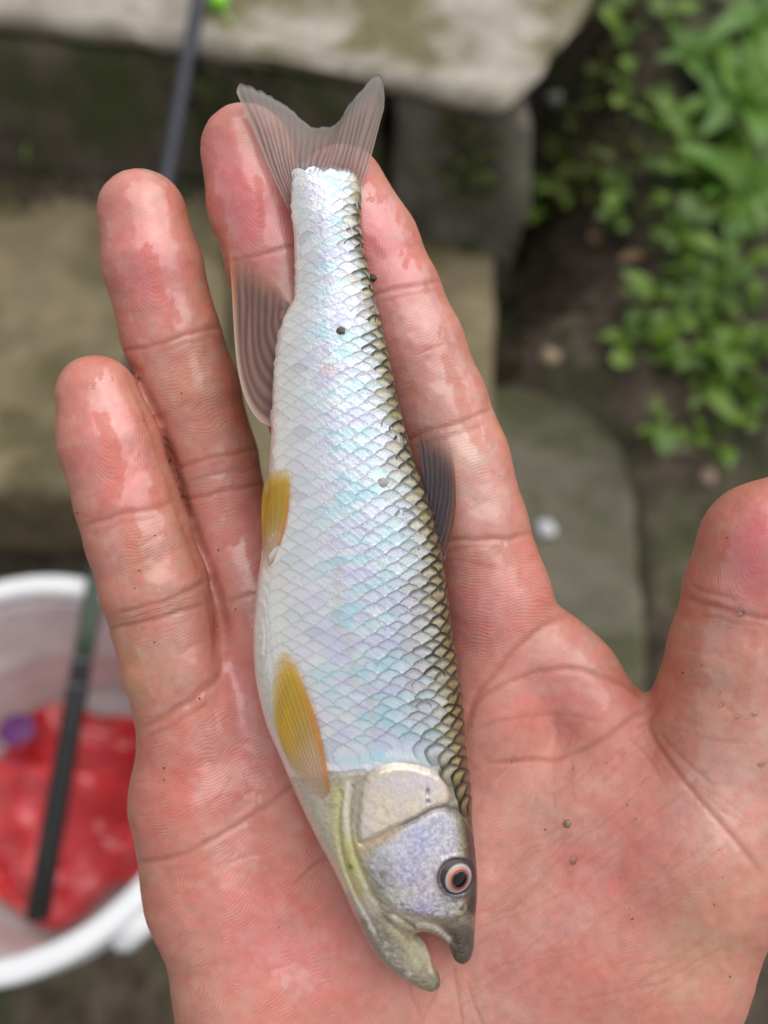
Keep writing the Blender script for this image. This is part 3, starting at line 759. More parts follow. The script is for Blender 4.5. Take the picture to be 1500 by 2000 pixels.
# papillary ridges: phase fields, spacing about 6 px
phs = np.zeros(len(P)); pw = np.zeros(len(P))
warp = (fbm(hx / 60, hy / 60, 91, 3) - .5) * 40
def whorl(cx, cy, R, ang):
    global phs, pw
    a = math.radians(ang); dx = hx - cx; dy = hy - cy
    u = dx * math.cos(a) + dy * math.sin(a); v = -dx * math.sin(a) + dy * math.cos(a)
    r = np.sqrt(u * u + np.where(v < 0, (v * .75) ** 2, (v * .45) ** 2)) + warp * .25
    m = np.sqrt(dx * dx + dy * dy) < R
    phs = np.where(m, r / 5.0 * 2 * np.pi, phs); pw = np.where(m, np.maximum(pw, .45 * sm(0, 25, R - np.sqrt(dx * dx + dy * dy))), pw)
def field(poly, ang, w_=1.0, sp=6.5):
    global phs, pw
    a = math.radians(ang); m = sdpoly(hx, hy, poly)
    t = (hx * math.cos(a) + hy * math.sin(a)) + warp
    phs = np.where(m > 0, t / sp * 2 * np.pi, phs); pw = np.where(m > 0, np.maximum(pw, w_ * sm(0, 30, m)), pw)
field([(250, 1440), (520, 1330), (560, 1520), (290, 1680)], 62)
field([(290, 1690), (560, 1560), (860, 1960), (830, 2010), (370, 2010)], 40)
field([(880, 1060), (1060, 1060), (1120, 1200), (960, 1320), (880, 1280)], 80, .7)
field([(930, 1480), (1250, 1440), (1400, 1750), (1250, 2010), (950, 2010)], 60, .35, 7)
for c_, g in ((LITTLE, 8), (RING, 4), (MIDDLE, 5), (INDEX, -10)): whorl(c_[1][0] - 8, c_[1][1] - 20, 125, -15)
whorl(1490, 1060, 140, 20)
for c_ in (LITTLE, RING, INDEX):
    for (a, b) in ((2, 4), (4, 6)):
        p, q = np.array(c_[a][:2]), np.array(c_[b][:2]); d = (q - p) / np.linalg.norm(q - p); nrm = np.array([-d[1], d[0]]) * 80
        field([p + nrm + d * 15, p - nrm + d * 15, q - nrm - d * 15, q + nrm - d * 15], math.degrees(math.atan2(d[1], d[0])) - 8, .6)
ORG = V(720, 1600, -260)
def full(a, d):
    r = np.tile(np.asarray(d, float), (len(PF), 1)) if a.ndim == 2 else np.full(len(PF), float(d))
    r[SEL] = a; return r
PA = PF.copy(); PA[SEL] = P2
me.vertices.foreach_set('co', ((PA - ORG) * S).astype(np.float32).ravel()); me.update()
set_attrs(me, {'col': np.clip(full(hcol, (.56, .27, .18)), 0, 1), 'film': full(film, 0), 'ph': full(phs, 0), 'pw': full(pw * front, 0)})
me.polygons.foreach_set('use_smooth', np.ones(len(me.polygons), bool))
n = N('wet_skin')
base = n.attr('col').outputs['Color']
sp1 = n.noise(900, 3, .6); sp2 = n.noise(160, 4, .6)
base = n.mix(.22, base, n.ramp(sp2, [(.3, (.35, .32, .32)), (.7, (.65, .66, .66))]), 'OVERLAY')
n.link(base, n.p.inputs['Base Color'])
n.set(Subsurface_Weight=.12, Subsurface_Radius=(1, .35, .2), Subsurface_Scale=.0025, IOR=1.42)
fl_ = n.attr('film').outputs['Fac']
n.link(n.math('MULTIPLY_ADD', fl_, .9, .04), n.p.inputs['Coat Weight']); n.set(Coat_Roughness=.22, Coat_IOR=1.7)
n.link(n.math('MULTIPLY_ADD', fl_, -.10, .50), n.p.inputs['Roughness'])
sn = n.math('SINE', n.attr('ph').outputs['Fac'])
rid = n.math('MULTIPLY', sn, n.attr('pw').outputs['Fac'])
vo = n.add('ShaderNodeTexVoronoi', feature='DISTANCE_TO_EDGE'); vo.inputs['Scale'].default_value = 1050; n.link(n.obj(), vo.inputs['Vector'])
nb = n.bump(rid, .30, .00011); nb = n.bump(n.math('MINIMUM', vo.outputs['Distance'], .22), .34, .00024, nb)
nb = n.bump(sp1, .25, .00012, nb); nb = n.bump(sp2, .25, .0004, nb)
n.link(nb, n.p.inputs['Normal'])
SKIN = n.m
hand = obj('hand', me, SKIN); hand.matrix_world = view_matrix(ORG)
tag(hand, 'open wet left hand, palm up, carrying the silver fish', 'hand')
HP = P2      # for resting small things on the skin
def skin_z(px, py):
    m = (np.abs(hx - px) < 5) & (np.abs(hy - py) < 5) & (NO[:, 2] > 0)
    return float(HP[m][:, 2].max()) if m.any() else -40.0

# ------------------------------------------------------------------ the fish
ZF = 58.0; KF = 1 - ZF / FPX; TH = .52
OUT = [(578, 318), (600, 314), (644, 319), (690, 336), (702, 362), (704, 379), (703, 402), (701, 440), (704, 467), (712, 507), (731, 587), (747, 653), (765, 733), (781, 808), (795, 860), (808, 907), (829, 963), (846, 1022), (861, 1075), (870, 1148), (880, 1221), (890, 1285), (899, 1345), (904, 1400), (908, 1464), (914, 1508), (919, 1567), (924, 1625), (929, 1669), (932, 1713), (932, 1743), (928, 1801), (926, 1845), (922, 1869), (912, 1881), (899, 1884), (886, 1875), (881, 1857), (871, 1840), (853, 1824), (833, 1815), (816, 1811), (809, 1815), (812, 1822), (821, 1829), (833, 1846), (841, 1866), (844, 1888), (852, 1893), (859, 1906), (862, 1921), (856, 1933), (841, 1938), (818, 1930), (795, 1916), (771, 1901), (748, 1883), (724, 1851), (701, 1807), (683, 1766), (660, 1713), (642, 1678), (613, 1625), (586, 1567), (560, 1506), (541, 1461), (520, 1415), (505, 1353), (497, 1305), (494, 1236), (497, 1192), (503, 1133), (509, 1104), (516, 1040), (521, 980), (526, 920), (528, 867), (531, 830), (532, 773), (534, 733), (538, 701), (542, 667), (549, 634), (558, 612), (570, 600), (574, 590), (576, 555), (576, 520), (575, 475), (572, 440), (568, 400), (566, 350), (570, 327)]
OUTS = chaikin(OUT, 2)
FC = 3.0
fx = np.arange(480, 950, FC); fy = np.arange(300, 1955, FC)
FX, FY = np.meshgrid(fx, fy, indexing='ij')
sd = sdpoly(FX, FY, OUTS)
mask = sd > 0
f = np.zeros(FX.shape); ii, jj = np.meshgrid(np.arange(FX.shape[0]), np.arange(FX.shape[1]), indexing='ij')
red = mask & ((ii + jj) % 2 == 0); blk = mask & ((ii + jj) % 2 == 1)
for it in range(420):
    for c_ in (red, blk):
        av = np.zeros_like(f); av[1:-1, 1:-1] = .25 * (f[2:, 1:-1] + f[:-2, 1:-1] + f[1:-1, 2:] + f[1:-1, :-2] + 2 * FC * FC)
        f = np.where(c_, f + 1.94 * (av - f), f)
q = np.where(mask, f / np.maximum(sd, 2.5), 0); wgt = mask.astype(float)
for it in range(24):      # extend the ratio outside the outline
    def bl(a): 
        p = np.pad(a, 1, mode='edge'); return (p[2:, 1:-1] + p[:-2, 1:-1] + p[1:-1, 2:] + p[1:-1, :-2] + p[1:-1, 1:-1]) / 5
    qb, wb = bl(q * wgt), bl(wgt)
    q2 = np.where(wb > 1e-6, qb / np.maximum(wb, 1e-6), 0)
    if it < 6: q = q2; wgt = np.maximum(wgt, (wb > 1e-6))
    else: q = np.where(wgt > 0, q, q2); wgt = np.maximum(wgt, (wb > 1e-6))
f = q * sd
f = np.where(f > 0, f * np.clip((FY - 306) / 130, .03, 1), f)
def body_f(px, py):
    i = np.clip((px - fx[0]) / FC, 0, len(fx) - 1.001); j = np.clip((py - fy[0]) / FC, 0, len(fy) - 1.001)
    i0 = i.astype(int); j0 = j.astype(int); a = i - i0; b = j - j0
    return (f[i0, j0] * (1 - a) + f[i0 + 1, j0] * a) * (1 - b) + (f[i0, j0 + 1] * (1 - a) + f[i0 + 1, j0 + 1] * a) * b
def body_z(px, py): return TH * np.sqrt(np.maximum(body_f(px, py), 0))
zs = np.arange(-120, 121, FC)
Fv = ((zs[None, None, :] / TH) ** 2 - f[:, :, None]).astype(np.float32)
Fv = np.sign(Fv) * np.sqrt(np.abs(Fv))
vp, vq = surface_nets(Fv); del Fv
E = np.vstack([vq[:, [0, 1]], vq[:, [1, 2]], vq[:, [2, 3]], vq[:, [3, 0]]]); cn = np.bincount(E[:, 0], minlength=len(vp)) + np.bincount(E[:, 1], minlength=len(vp))
for lam in (.5, -.52) * 4 + (.4,):
    acc = np.stack([np.bincount(E[:, 0], vp[E[:, 1], c_], len(vp)) + np.bincount(E[:, 1], vp[E[:, 0], c_], len(vp)) for c_ in range(3)], 1)
    vp = vp + lam * (acc / cn[:, None] - vp)
fpx = fx[0] + vp[:, 0] * FC; fpy = fy[0] + vp[:, 1] * FC; fz = zs[0] + vp[:, 2] * FC
def toview(px, py, z):      # fish-plane pixel coordinates + thickness -> view px-unit coordinates
    return np.stack([(px - 750) * KF, (1000 - py) * KF, ZF + z], -1)
def appar(px, py, z):       # where that point shows in the photo
    k = (1 - (ZF + z) / FPX) / KF
    return 750 + (px - 750) / k, 1000 + (py - 1000) / k
def unappar(ax_, ay_, it=8):   # fish-plane pixel under an apparent photo pixel on the upper flank
    px, py = np.array(ax_, float), np.array(ay_, float)
    for _ in range(it):
        k = (1 - (ZF + body_z(px, py)) / FPX) / KF
        px = 750 + (ax_ - 750) * k; py = 1000 + (ay_ - 1000) * k
    return px, py
ax, ay = appar(fpx, fpy, fz)
topm = sm(-6, 6, fz)
# head relief
OPER = chaikin([(722, 1512), (751, 1497), (783, 1493), (818, 1499), (853, 1511), (871, 1526), (878, 1549), (876, 1571), (842, 1577), (818, 1594), (783, 1609), (748, 1624), (724, 1639), (700, 1648), (700, 1611), (704, 1567), (710, 1532)], 2)
CHEEK = chaikin([(858, 1580), (815, 1603), (783, 1620), (751, 1641), (727, 1664), (717, 1685), (721, 1704), (736, 1735), (751, 1760), (771, 1779), (809, 1786), (842, 1796), (883, 1799), (905, 1780), (925, 1720), (920, 1640), (905, 1590)], 2)
s1 = sdpoly(ax, ay, OPER); s2 = sdpoly(ax, ay, CHEEK)
rel = 5.5 * sm(-4, 9, s1) - 2.6 * np.exp(-((s1 + 4) / 4.5) ** 2)
up_ = 1 - sm(1640, 1700, ay)
rel += 4.0 * sm(-8, 14, s2) - 2.2 * up_ * np.exp(-((s2 + 4) / 4) ** 2)
def groove(pts, d, wd):
    global rel
    dd, pos = polydist(ax, ay, chaikin(pts, 2, False)); rel = rel - d * np.exp(-(dd / wd) ** 2) * sm(0, .12, pos) * sm(0, .12, 1 - pos)
groove([(632, 1512), (668, 1513), (715, 1506)], 4, 4)
groove([(690, 1530), (680, 1580), (684, 1640), (700, 1690), (722, 1740), (745, 1770)], 5, 5)
groove([(668, 1540), (660, 1600), (664, 1660), (690, 1740), (740, 1830)], 4, 5)
groove([(700, 1650), (735, 1640), (770, 1625)], 2.5, 4)
groove([(760, 1782), (790, 1800), (812, 1815)], 5, 5)
groove([(815, 1800), (850, 1806), (878, 1825), (892, 1850)], 3.5, 5)
groove([(745, 1790), (790, 1830), (815, 1870), (830, 1905)], 3, 6)
groove([(835, 1541), (834, 1556)], 5, 3); groove([(837, 1560), (835, 1568)], 5, 3)
groove([(780, 1640), (790, 1655), (805, 1670)], 1.5, 2.5); groove([(858, 1650), (866, 1668), (868, 1690)], 1.5, 3); groove([(850, 1760), (880, 1765), (905, 1750)], 2, 4)
groove([(878, 1585), (895, 1600), (905, 1640)], 2, 5)
ed, _ = polydist(ax, ay, [(893, 1712), (893.1, 1712)])
rel += -7 * sm(36, 28, ed) if False else -7 * (1 - sm(26, 38, ed)) + 3 * np.exp(-((ed - 42) / 5) ** 2)
lip, _ = polydist(ax, ay, [(809, 1815), (825, 1832), (838, 1860), (844, 1890), (856, 1915)])
rel += 4 * np.exp(-(lip / 8) ** 2)
lip2, _ = polydist(ax, ay, [(815, 1811), (850, 1822), (872, 1840), (884, 1870)])
rel += 3.5 * np.exp(-(lip2 / 6) ** 2)
rel += (fbm(ax / 14, ay / 14, 8, 3) - .5) * 2.0
edgef = sm(0, 25, fz)
fzd = fz + rel * edgef
# ---- colours
LB = np.array([[p[0], p[1]] for p in OUT[56:]][::-1]); RB = np.array(OUT[3:31])
lyy = LB[:, 1]; o_ = np.argsort(lyy); LBx = lambda y: np.interp(y, lyy[o_], LB[o_, 0])
RBx = lambda y: np.interp(y, RB[:, 1], RB[:, 0])
def lerp3(t, stops):
    ps = [s[0] for s in stops]; return np.stack([np.interp(t, ps, [s[1][c] for s in stops]) for c in range(3)], -1)
def uacross(px, py): return (px - LBx(py)) / np.maximum(RBx(py) - LBx(py), 20)
FLANK = [(0, (.76, .74, .70)), (.12, (.80, .78, .73)), (.22, (.84, .83, .84)), (.4, (.80, .82, .88)), (.6, (.74, .82, .87)), (.80, (.62, .68, .70)), (.88, (.50, .47, .33)), (.95, (.20, .17, .07)), (1, (.045, .035, .022))]
BACK = np.array([.035, .03, .02])
u = uacross(ax, ay)
bcol = lerp3(u, FLANK)
dk = sm(.80, .9, u)[:, None] * sm(1700, 1400, ay)[:, None] if False else (sm(.82, .9, u) * (1 - sm(1560, 1620, ay)))[:, None]
bcol = bcol * (1 - dk) + np.array([.07, .06, .035]) * dk
def paint(mask_, col, st=1.0):
    m = np.clip(mask_ * st, 0, 1)[:, None]; bcol[:] = bcol * (1 - m) + np.array(col) * m
tl_ = 1 - sm(322, 400, ay + 14 * (fbm(ax / 12, ay / 12, 3, 2) - .5))
paint(tl_, (.56, .50, .55), .75); paint(tl_ * sm(.75, .95, u), (.16, .13, .12), .8); paint(1 - sm(318, 338, ay), (.50, .40, .37), .8)
head = sm(-6, 6, ay - np.interp(ax, [600, 632, 670, 722, 760, 800, 850, 880, 900, 930], [1520, 1510, 1512, 1506, 1494, 1490, 1506, 1530, 1585, 1640]))
nz1 = fbm(ax / 9, ay / 9, 12, 3); nz2 = fbm(ax / 30, ay / 30, 19, 3); nz3 = fbm(ax / 4, ay / 4, 29, 2)
paint(head, (.44, .385, .29))
paint(head * sm(640, 690, ax) * 0 + head * (1 - sm(30, 70, ax - LBx(ay))) , (.62, .57, .48))
d, _ = polydist(ax, ay, [(662, 1550), (660, 1620), (680, 1690), (700, 1740)]); paint(head * np.exp(-(d / 20) ** 2), (.60, .55, .25), .85)
d, _ = polydist(ax, ay, [(682, 1530), (675, 1590), (684, 1640)]); paint(head * np.exp(-(d / 9) ** 2), (.82, .76, .66), .8)
d, _ = polydist(ax, ay, [(690, 1640), (690, 1690)]); paint(head * np.exp(-(d / 16) ** 2), (.58, .56, .18), .6)
paint(np.exp(-(((ax - 684) / 5) ** 2 + ((ay - 1693) / 5) ** 2)), (.12, .22, .03), .9)
paint(sm(-4, 4, s1), (.78, .68, .56)); paint(sm(-4, 4, s1) * sm(.45, .6, nz2), (.74, .66, .66), .7); paint(sm(-2, 10, s1) * (1 - sm(4, 18, s1)), (.64, .54, .42), .5); paint(sm(-2, 6, s1) * np.exp(-(((ax - 815) / 40) ** 2 + ((ay - 1525) / 22) ** 2)), (.72, .64, .72), .7); paint(sm(-2, 6, s1) * np.exp(-(((ax - 745) / 30) ** 2 + ((ay - 1590) / 30) ** 2)), (.86, .74, .58), .8)
paint(sm(-4, 6, s1) * sm(.60, .66, nz3), (.42, .36, .30), .35)
ck = sm(-6, 10, s2)
paint(ck, (.56, .53, .57))
def patch(cx, cy, rx, ry, col, st): paint(ck * np.exp(-(((ax - cx) / rx) ** 2 + ((ay - cy) / ry) ** 2)) * (.55 + .9 * (nz2 - .2)), col, st)
patch(830, 1640, 38, 40, (.50, .53, .80), .95); patch(800, 1700, 34, 50, (.52, .50, .74), .9); patch(830, 1765, 30, 22, (.48, .44, .76), .95); patch(850, 1700, 26, 60, (.70, .62, .68), .8)
patch(775, 1650, 26, 24, (.74, .76, .84), .9); patch(860, 1610, 26, 22, (.58, .58, .70), .8); patch(800, 1745, 20, 18, (.66, .60, .44), .6); patch(845, 1745, 30, 16, (.66, .56, .60), .8)
paint(ck * sm(.54, .64, nz3), (.84, .83, .86), .35); paint(ck * (1 - sm(.36, .46, nz3)), (.28, .26, .31), .28); paint(ck * (1 - sm(.30, .44, nz1)) * sm(1690, 1740, ay), (.24, .22, .17), .6)
paint(sm(-5, 5, s2) * np.exp(-(((ax - 742) / 22) ** 2 + ((ay - 1715) / 40) ** 2)) * sm(.4, .6, nz3 * .5 + nz1 * .5), (.20, .17, .11), .95)
paint(sm(-5, 5, s2) * np.exp(-(((ax - 765) / 26) ** 2 + ((ay - 1750) / 24) ** 2)) * sm(.45, .6, nz1), (.50, .48, .30), .8)
d, _ = polydist(ax, ay, [(876, 1576), (842, 1582), (815, 1598), (790, 1612)]); paint(np.exp(-(d / 7) ** 2), (.16, .14, .16), .75)
d, _ = polydist(ax, ay, [(878, 1580), (905, 1585)]); paint(np.exp(-(d / 10) ** 2), (.10, .09, .10), .8)
d, _ = polydist(ax, ay, [(770, 1628), (735, 1640), (700, 1655)]); paint(np.exp(-(d / 12) ** 2), (.66, .50, .34), .7)
d, _ = polydist(ax, ay, [(868, 1520), (882, 1545), (884, 1575)]); paint(np.exp(-(d / 6) ** 2), (.22, .18, .14), .7)
# top of the head: olive to dark, jaws grey-brown
rb = np.interp(ay, [p[1] for p in OUT[20:34]], [p[0] for p in OUT[20:34]])
te = rb - ax
paint(head * (1 - sm(14, 46, te)) * sm(1560, 1590, ay), (.20, .175, .075), .9)
paint(head * (1 - sm(14, 40, te)) * sm(1580, 1620, ay) * sm(.52, .62, nz1), (.52, .48, .22), .7)
d, _ = polydist(ax, ay, [(815, 1806), (850, 1815), (874, 1836), (886, 1868), (900, 1880)]); paint(np.exp(-(d / 5) ** 2), (.56, .50, .42), .55)
d, _ = polydist(ax, ay, [(770, 1800), (800, 1822), (826, 1862), (836, 1900), (850, 1925)]); paint(np.exp(-((d - 12) / 4) ** 2) * sm(1800, 1830, ay) * (1 - sm(836, 850, ax)), (.20, .17, .12), .55)
d, _ = polydist(ax, ay, [(720, 1740), (760, 1788), (800, 1802)]); paint(np.exp(-(d / 5) ** 2), (.24, .20, .15), .55)
paint(np.exp(-(((ax - 906) / 5) ** 2 + ((ay - 1800) / 7) ** 2)), (.03, .025, .025), .9)
paint(head * (1 - sm(6, 30, te)), (.040, .034, .030), .98); paint(sm(1740, 1790, ay) * (1 - sm(12, 52, te)), (.045, .038, .032), .95)
jaw = sm(1778, 1800, ay)
paint(jaw * sm(770, 800, ax) * sm(860, 900, ax), (.20, .17, .14), .75)
paint(jaw, (.26, .22, .155), .7)
paint(sm(1790, 1830, ay) * sm(835, 870, ax), (.10, .085, .07), .9)
paint(np.exp(-(((ax - 897) / 12) ** 2 + ((ay - 1775) / 18) ** 2)) * sm(.4, .55, nz1), (.66, .64, .50), .8)
d, _ = polydist(ax, ay, [(690, 1740), (720, 1800), (760, 1860), (800, 1905)]); paint(np.exp(-(d / 9) ** 2) * sm(.42, .58, nz1), (.62, .60, .58), .8)
d, _ = polydist(ax, ay, [(680, 1750), (715, 1822), (745, 1872), (790, 1910)]); paint(np.exp(-(d / 8) ** 2), (.26, .23, .24), .5)
d, _ = polydist(ax, ay, [(775, 1815), (800, 1840), (820, 1880)]); paint(np.exp(-(d / 16) ** 2), (.50, .46, .30), .8)
d, _ = polydist(ax, ay, [(812, 1822), (828, 1842), (838, 1870), (842, 1895)]); paint(np.exp(-(d / 5) ** 2), (.66, .60, .42), .8)
d, _ = polydist(ax, ay, [(770, 1790), (815, 1796), (850, 1808), (876, 1835)]); paint(np.exp(-(d / 7) ** 2), (.60, .54, .44), .7)
paint(np.exp(-((ed - 38) / 5) ** 2), (.06, .05, .055), .95); paint(1 - sm(28, 36, ed), (.03, .025, .03), 1)
gap = sdpoly(ax, ay, [(806, 1812), (835, 1814), (872, 1836), (888, 1885), (862, 1925), (846, 1892), (830, 1850)])
paint(sm(-12, -3, gap) * (1 - sm(-25, 5, fz)), (.10, .055, .05), .95)
# gill-cover pores
for s_ in ((835, 1541), (836, 1564)):
    paint(np.exp(-(((ax - s_[0]) / 4) ** 2 + ((ay - s_[1]) / 7) ** 2)), (.22, .20, .22), .9)
bcol *= (.92 + .16 * nz3)[:, None]
FORG = V(720, 1100, ZF - 90)
fish = empty('fish'); fish.matrix_world = view_matrix(FORG)
tag(fish, 'slender silver river fish with yellow fins lying across the open hand', 'fish')
def L(P_): return (np.asarray(P_) - FORG) * S
n = N('fish_skin')
base = n.attr('col').outputs['Color']; v1 = n.noise(1400, 3, .6); v2 = n.noise(500, 3, .6)
base = n.mix(.45, base, n.ramp(v1, [(.3, (.3, .3, .31)), (.7, (.68, .68, .66))]), 'OVERLAY')
n.link(base, n.p.inputs['Base Color']); n.set(Roughness=.32, Metallic=.28, Coat_Weight=.45, Coat_Roughness=.15, Subsurface_Weight=.08, Subsurface_Scale=.002, Subsurface_Radius=(1, .7, .5))
n.link(n.bump(v2, .35, .0003), n.p.inputs['Normal'])
FSKIN = n.m
bme = mesh_np('body', L(toview(fpx, fpy, fzd)), vq, attrs={'col': np.clip(bcol, 0, 1)})
body = obj('body', bme, FSKIN, fish)
if get_no(bme)[fz > 50][:, 2].mean() < 0: bme.flip_normals()

# ---- scales
n = N('silver_scale')
base = n.attr('col').outputs['Color']; v1 = n.noise(4200, 2, .6); pg = n.attr('pig').outputs['Fac']
spk = n.math('GREATER_THAN', n.math('ADD', v1, n.math('MULTIPLY', pg, .9)), .78)
base = n.mix(n.math('MULTIPLY', spk, .75), base, (.12, .11, .10))
n.link(base, n.p.inputs['Base Color']); n.set(Roughness=.32, Metallic=.40, Coat_Weight=.4, Coat_Roughness=.1)
n.link(n.bump(n.noise(1300, 3), .5, .0003), n.p.inputs['Normal'])
SCALE = n.m
KE = TH; ths = np.linspace(0, np.pi / 2, 400)
arc = np.r_[0, np.cumsum(np.sqrt((np.diff(np.sin(ths))) ** 2 + (KE * np.diff(np.cos(ths))) ** 2))]
def xpos(d, y):
    """fish-plane x at arc distance d from the middle of the flank in the cross-section y"""
    l, r = LBx(y), RBx(y); wh = (r - l) / 2; c_ = (l + r) / 2
    s_ = np.interp(np.clip(np.abs(d) / wh, 0, arc[-1] * .992), arc, np.sin(ths))
    return c_ + np.sign(d) * wh * s_
aa = np.array([-1, -.92, -.55, 0, .55, .92, 1]); bb = np.array([0, .4, .72, .90, .955, 1.0])
Ag, Bg = np.meshgrid(aa, bb, indexing='ij')
sq = np.array([[i * 6 + j, i * 6 + j + 1, (i + 1) * 6 + j + 1, (i + 1) * 6 + j] for i in range(6) for j in range(5)])
cand = []
ys = [1600.0]
while ys[-1] > 345: ys.append(ys[-1] - np.interp(ys[-1], [330, 600, 900, 1600], [19, 22, 26.5, 26.0]))
inset = lambda y: np.interp(y, [330, 420, 520, 620, 700, 850, 900, 1000, 1250, 1330, 1400, 1500], [8, 14, 20, 18, 8, 12, 26, 42, 48, 62, 82, 110])
rngs = np.random.RandomState(5)
for i, y0 in enumerate(ys):
    for j in range(-16, 16):
        yc = y0 - (.5 * (ys[i] - ys[min(i + 1, len(ys) - 1)]) if j % 2 else 0)
        g = float(np.interp(yc, [330, 600, 900, 1100, 1600], [.70, .82, .96, 1.0, .95]))
        rp = 22.5 * g; d0 = j * rp
        l, r = float(LBx(yc)), float(RBx(yc)); wh = (r - l) / 2
        if abs(d0) > arc[-1] * wh * .97: continue
        xc = float(xpos(np.array([d0]), np.array([yc]))[0])
        if xc < l + inset(yc): continue
        zc = float(body_z(np.array([xc]), np.array([yc]))[0]); axc, ayc = appar(xc, yc, zc)
        lim = np.interp(axc, [600, 632, 670, 722, 760, 800, 850, 880, 900, 930], [1492, 1496, 1500, 1492, 1480, 1476, 1490, 1512, 1575, 1600])
        if ayc > lim or ayc < 352: continue
        pit = float(np.interp(yc, [330, 600, 900, 1600], [19, 22, 26.5, 26.0]))
        hw = rp * 1.16; LL = pit * 1.75; drop = pit * .62
        al = Bg * (LL - drop * (1 - np.cos(Ag * 1.5)) / (1 - math.cos(1.5))) - .15 * LL
        lat = hw * Ag * (.72 + .28 * np.sin(np.clip(Bg * 1.5, 0, 1) * np.pi / 2)) * (1 + .04 * rngs.randn())
        jit = rngs.randn(2) * 1.3; al = al * (1 + .05 * rngs.randn()) + 1.1 * np.sin(Ag * (2 + 2 * rngs.rand()) + 6 * rngs.rand()) * Bg
        yy_ = yc - al + jit[0]; dd = d0 + lat + jit[1]
        xx = xpos(dd, yy_)
        zz = body_z(xx, yy_)
        e = 1.5
        gx_ = (body_f(xx + e, yy_) - body_f(xx - e, yy_)) / (2 * e); gy_ = (body_f(xx, yy_ + e) - body_f(xx, yy_ - e)) / (2 * e)
        nr = np.stack([-gx_, gy_, 2 * zz / TH ** 2 + 6], -1); nr /= np.linalg.norm(nr, axis=-1, keepdims=True)
        lift = .3 + 3.4 * Bg ** 1.3 - .9 * Ag ** 2 + .6 * rngs.rand() + (rngs.randn() * .2) * Ag + (rngs.randn() * .25) * (Bg - .5)
        PV = toview(xx, yy_, zz) + nr * lift[..., None]
        uu = uacross(xc, yc)
        rnd_ = rngs.rand(3)
        c0 = lerp3(np.array([uu]), [(0, (.80, .77, .70)), (.15, (.84, .81, .75)), (.3, (.84, .83, .88)), (.45, (.79, .81, .91)), (.7, (.72, .80, .86)), (.84, (.66, .72, .70)), (.90, (.70, .64, .44)), (.95, (.56, .46, .18)), (.985, (.16, .125, .05)), (1, (.06, .045, .025))])[0]
        ir = fbm(np.array([xc / 55.]), np.array([yc / 20.]), 44, 2)[0]; ir2 = fbm(np.array([xc / 80.]), np.array([yc / 90.]), 71, 2)[0]
        mid = np.exp(-((uu - .56) / .26) ** 2)
        if ir2 > .58 and .75 < uu < .95: c0 = c0 * .6 + np.array([.62, .50, .38]) * .4
        if min(math.hypot(axc - qx, ayc - qy) for qx, qy in ((655, 748), (700, 475), (690, 570), (706, 606))) < 11: c0 = np.array([.72, .60, .44])
        c0 = c0 * (.97 + .12 * rnd_[1]) * (.84 if rngs.rand() < .05 else 1.0); te_ = 1 - float(sm(345, 430, np.array(ayc))); c0 = c0 * (1 - .5 * te_) + np.array([.60, .55, .66]) * .5 * te_
        back = float(sm(.76, .92, np.array(uu + .03 * rngs.randn())))
        edge = np.maximum(sm(.88 - .12 * back, .97 - .06 * back, Bg), sm(.9 - .12 * back, 1.0 - .06 * back, np.abs(Ag)) * sm(.2, .5, Bg)); ramp_ = float(sm(.42, .86, np.array(uu)))
        ends = float(sm(330, 480, np.array(yc)))
        fa = .15 + .42 * ramp_
        ds = np.clip(edge * np.maximum(back * min(1, .75 + .4 * rnd_[1]) * ends, fa * (.5 + .5 * ends) * (.6 + .7 * rnd_[0])), 0, 1)[..., None]
        # scale glint contrast painted in: paler base, greyer and speckled to free edge
        irv = fbm(xx / 42, yy_ / 17, 44, 3) + .25 * (rnd_[2] - .5) * .5
        tw = sm(.40, .62, irv)[..., None]; tint = np.array([.62, .61, .91]) * (1 - tw) + np.array([.42, .74, .84]) * tw
        am = (.72 * mid * (.30 + .70 * sm(.03, .15, np.abs(irv - .5))))[..., None]
        c0 = np.array(c0) * (1 - am) + tint * am
        c1 = np.minimum(c0 * 1.02 + .02, .90); gsh = (sm(.30, .85, Bg) * (.10 + .32 * ramp_) * (.6 + .8 * rnd_[2]))[..., None]
        cc = c1 * (1 - gsh) + c0 * np.array([.55, .58, .64]) * gsh
        cc = cc * (1 - ds) + np.array([.035, .030, .018]) * ds
        pk = back * ends
        ll = polydist(np.array([axc]), np.array([ayc]), [(652, 1150), (662, 1230), (690, 1320), (728, 1410), (748, 1455)])[0][0]
        if ll < 12:
            lm = (np.exp(-(Ag / .35) ** 2) * sm(.3, .6, Bg) * .28)[..., None]; cc = cc * (1 - lm) + np.array([.50, .36, .22]) * lm
        base_dark = (pk * .85 * (1 - sm(.3, .6, Bg)))[..., None]; cc = cc * (1 - base_dark) + np.array([.03, .027, .018]) * base_dark
        pig = (np.clip(.20 * ramp_ - .10 * pk + .04, 0, .7) * (.15 + .85 * sm(.3, 1, Bg)))
        nzc = float(nr[3, 3, 2]); area = hw * pit * max(nzc, .05)
        cand.append((area, L(PV.reshape(-1, 3)), cc.reshape(-1, 3), pig.ravel()))
cand.sort(key=lambda c_: -c_[0])
for k, (ar_, pv, cc, pig) in enumerate(cand[:300]):
    c_ = pv.mean(0)
    o = obj('scale', mesh_np('scale', pv - c_, sq, attrs={'col': np.clip(cc, 0, 1), 'pig': pig}), SCALE, fish); o.location = c_
rest = cand[300:]
vv = np.vstack([r[1] for r in rest]); qq = np.vstack([sq + 42 * i for i in range(len(rest))])
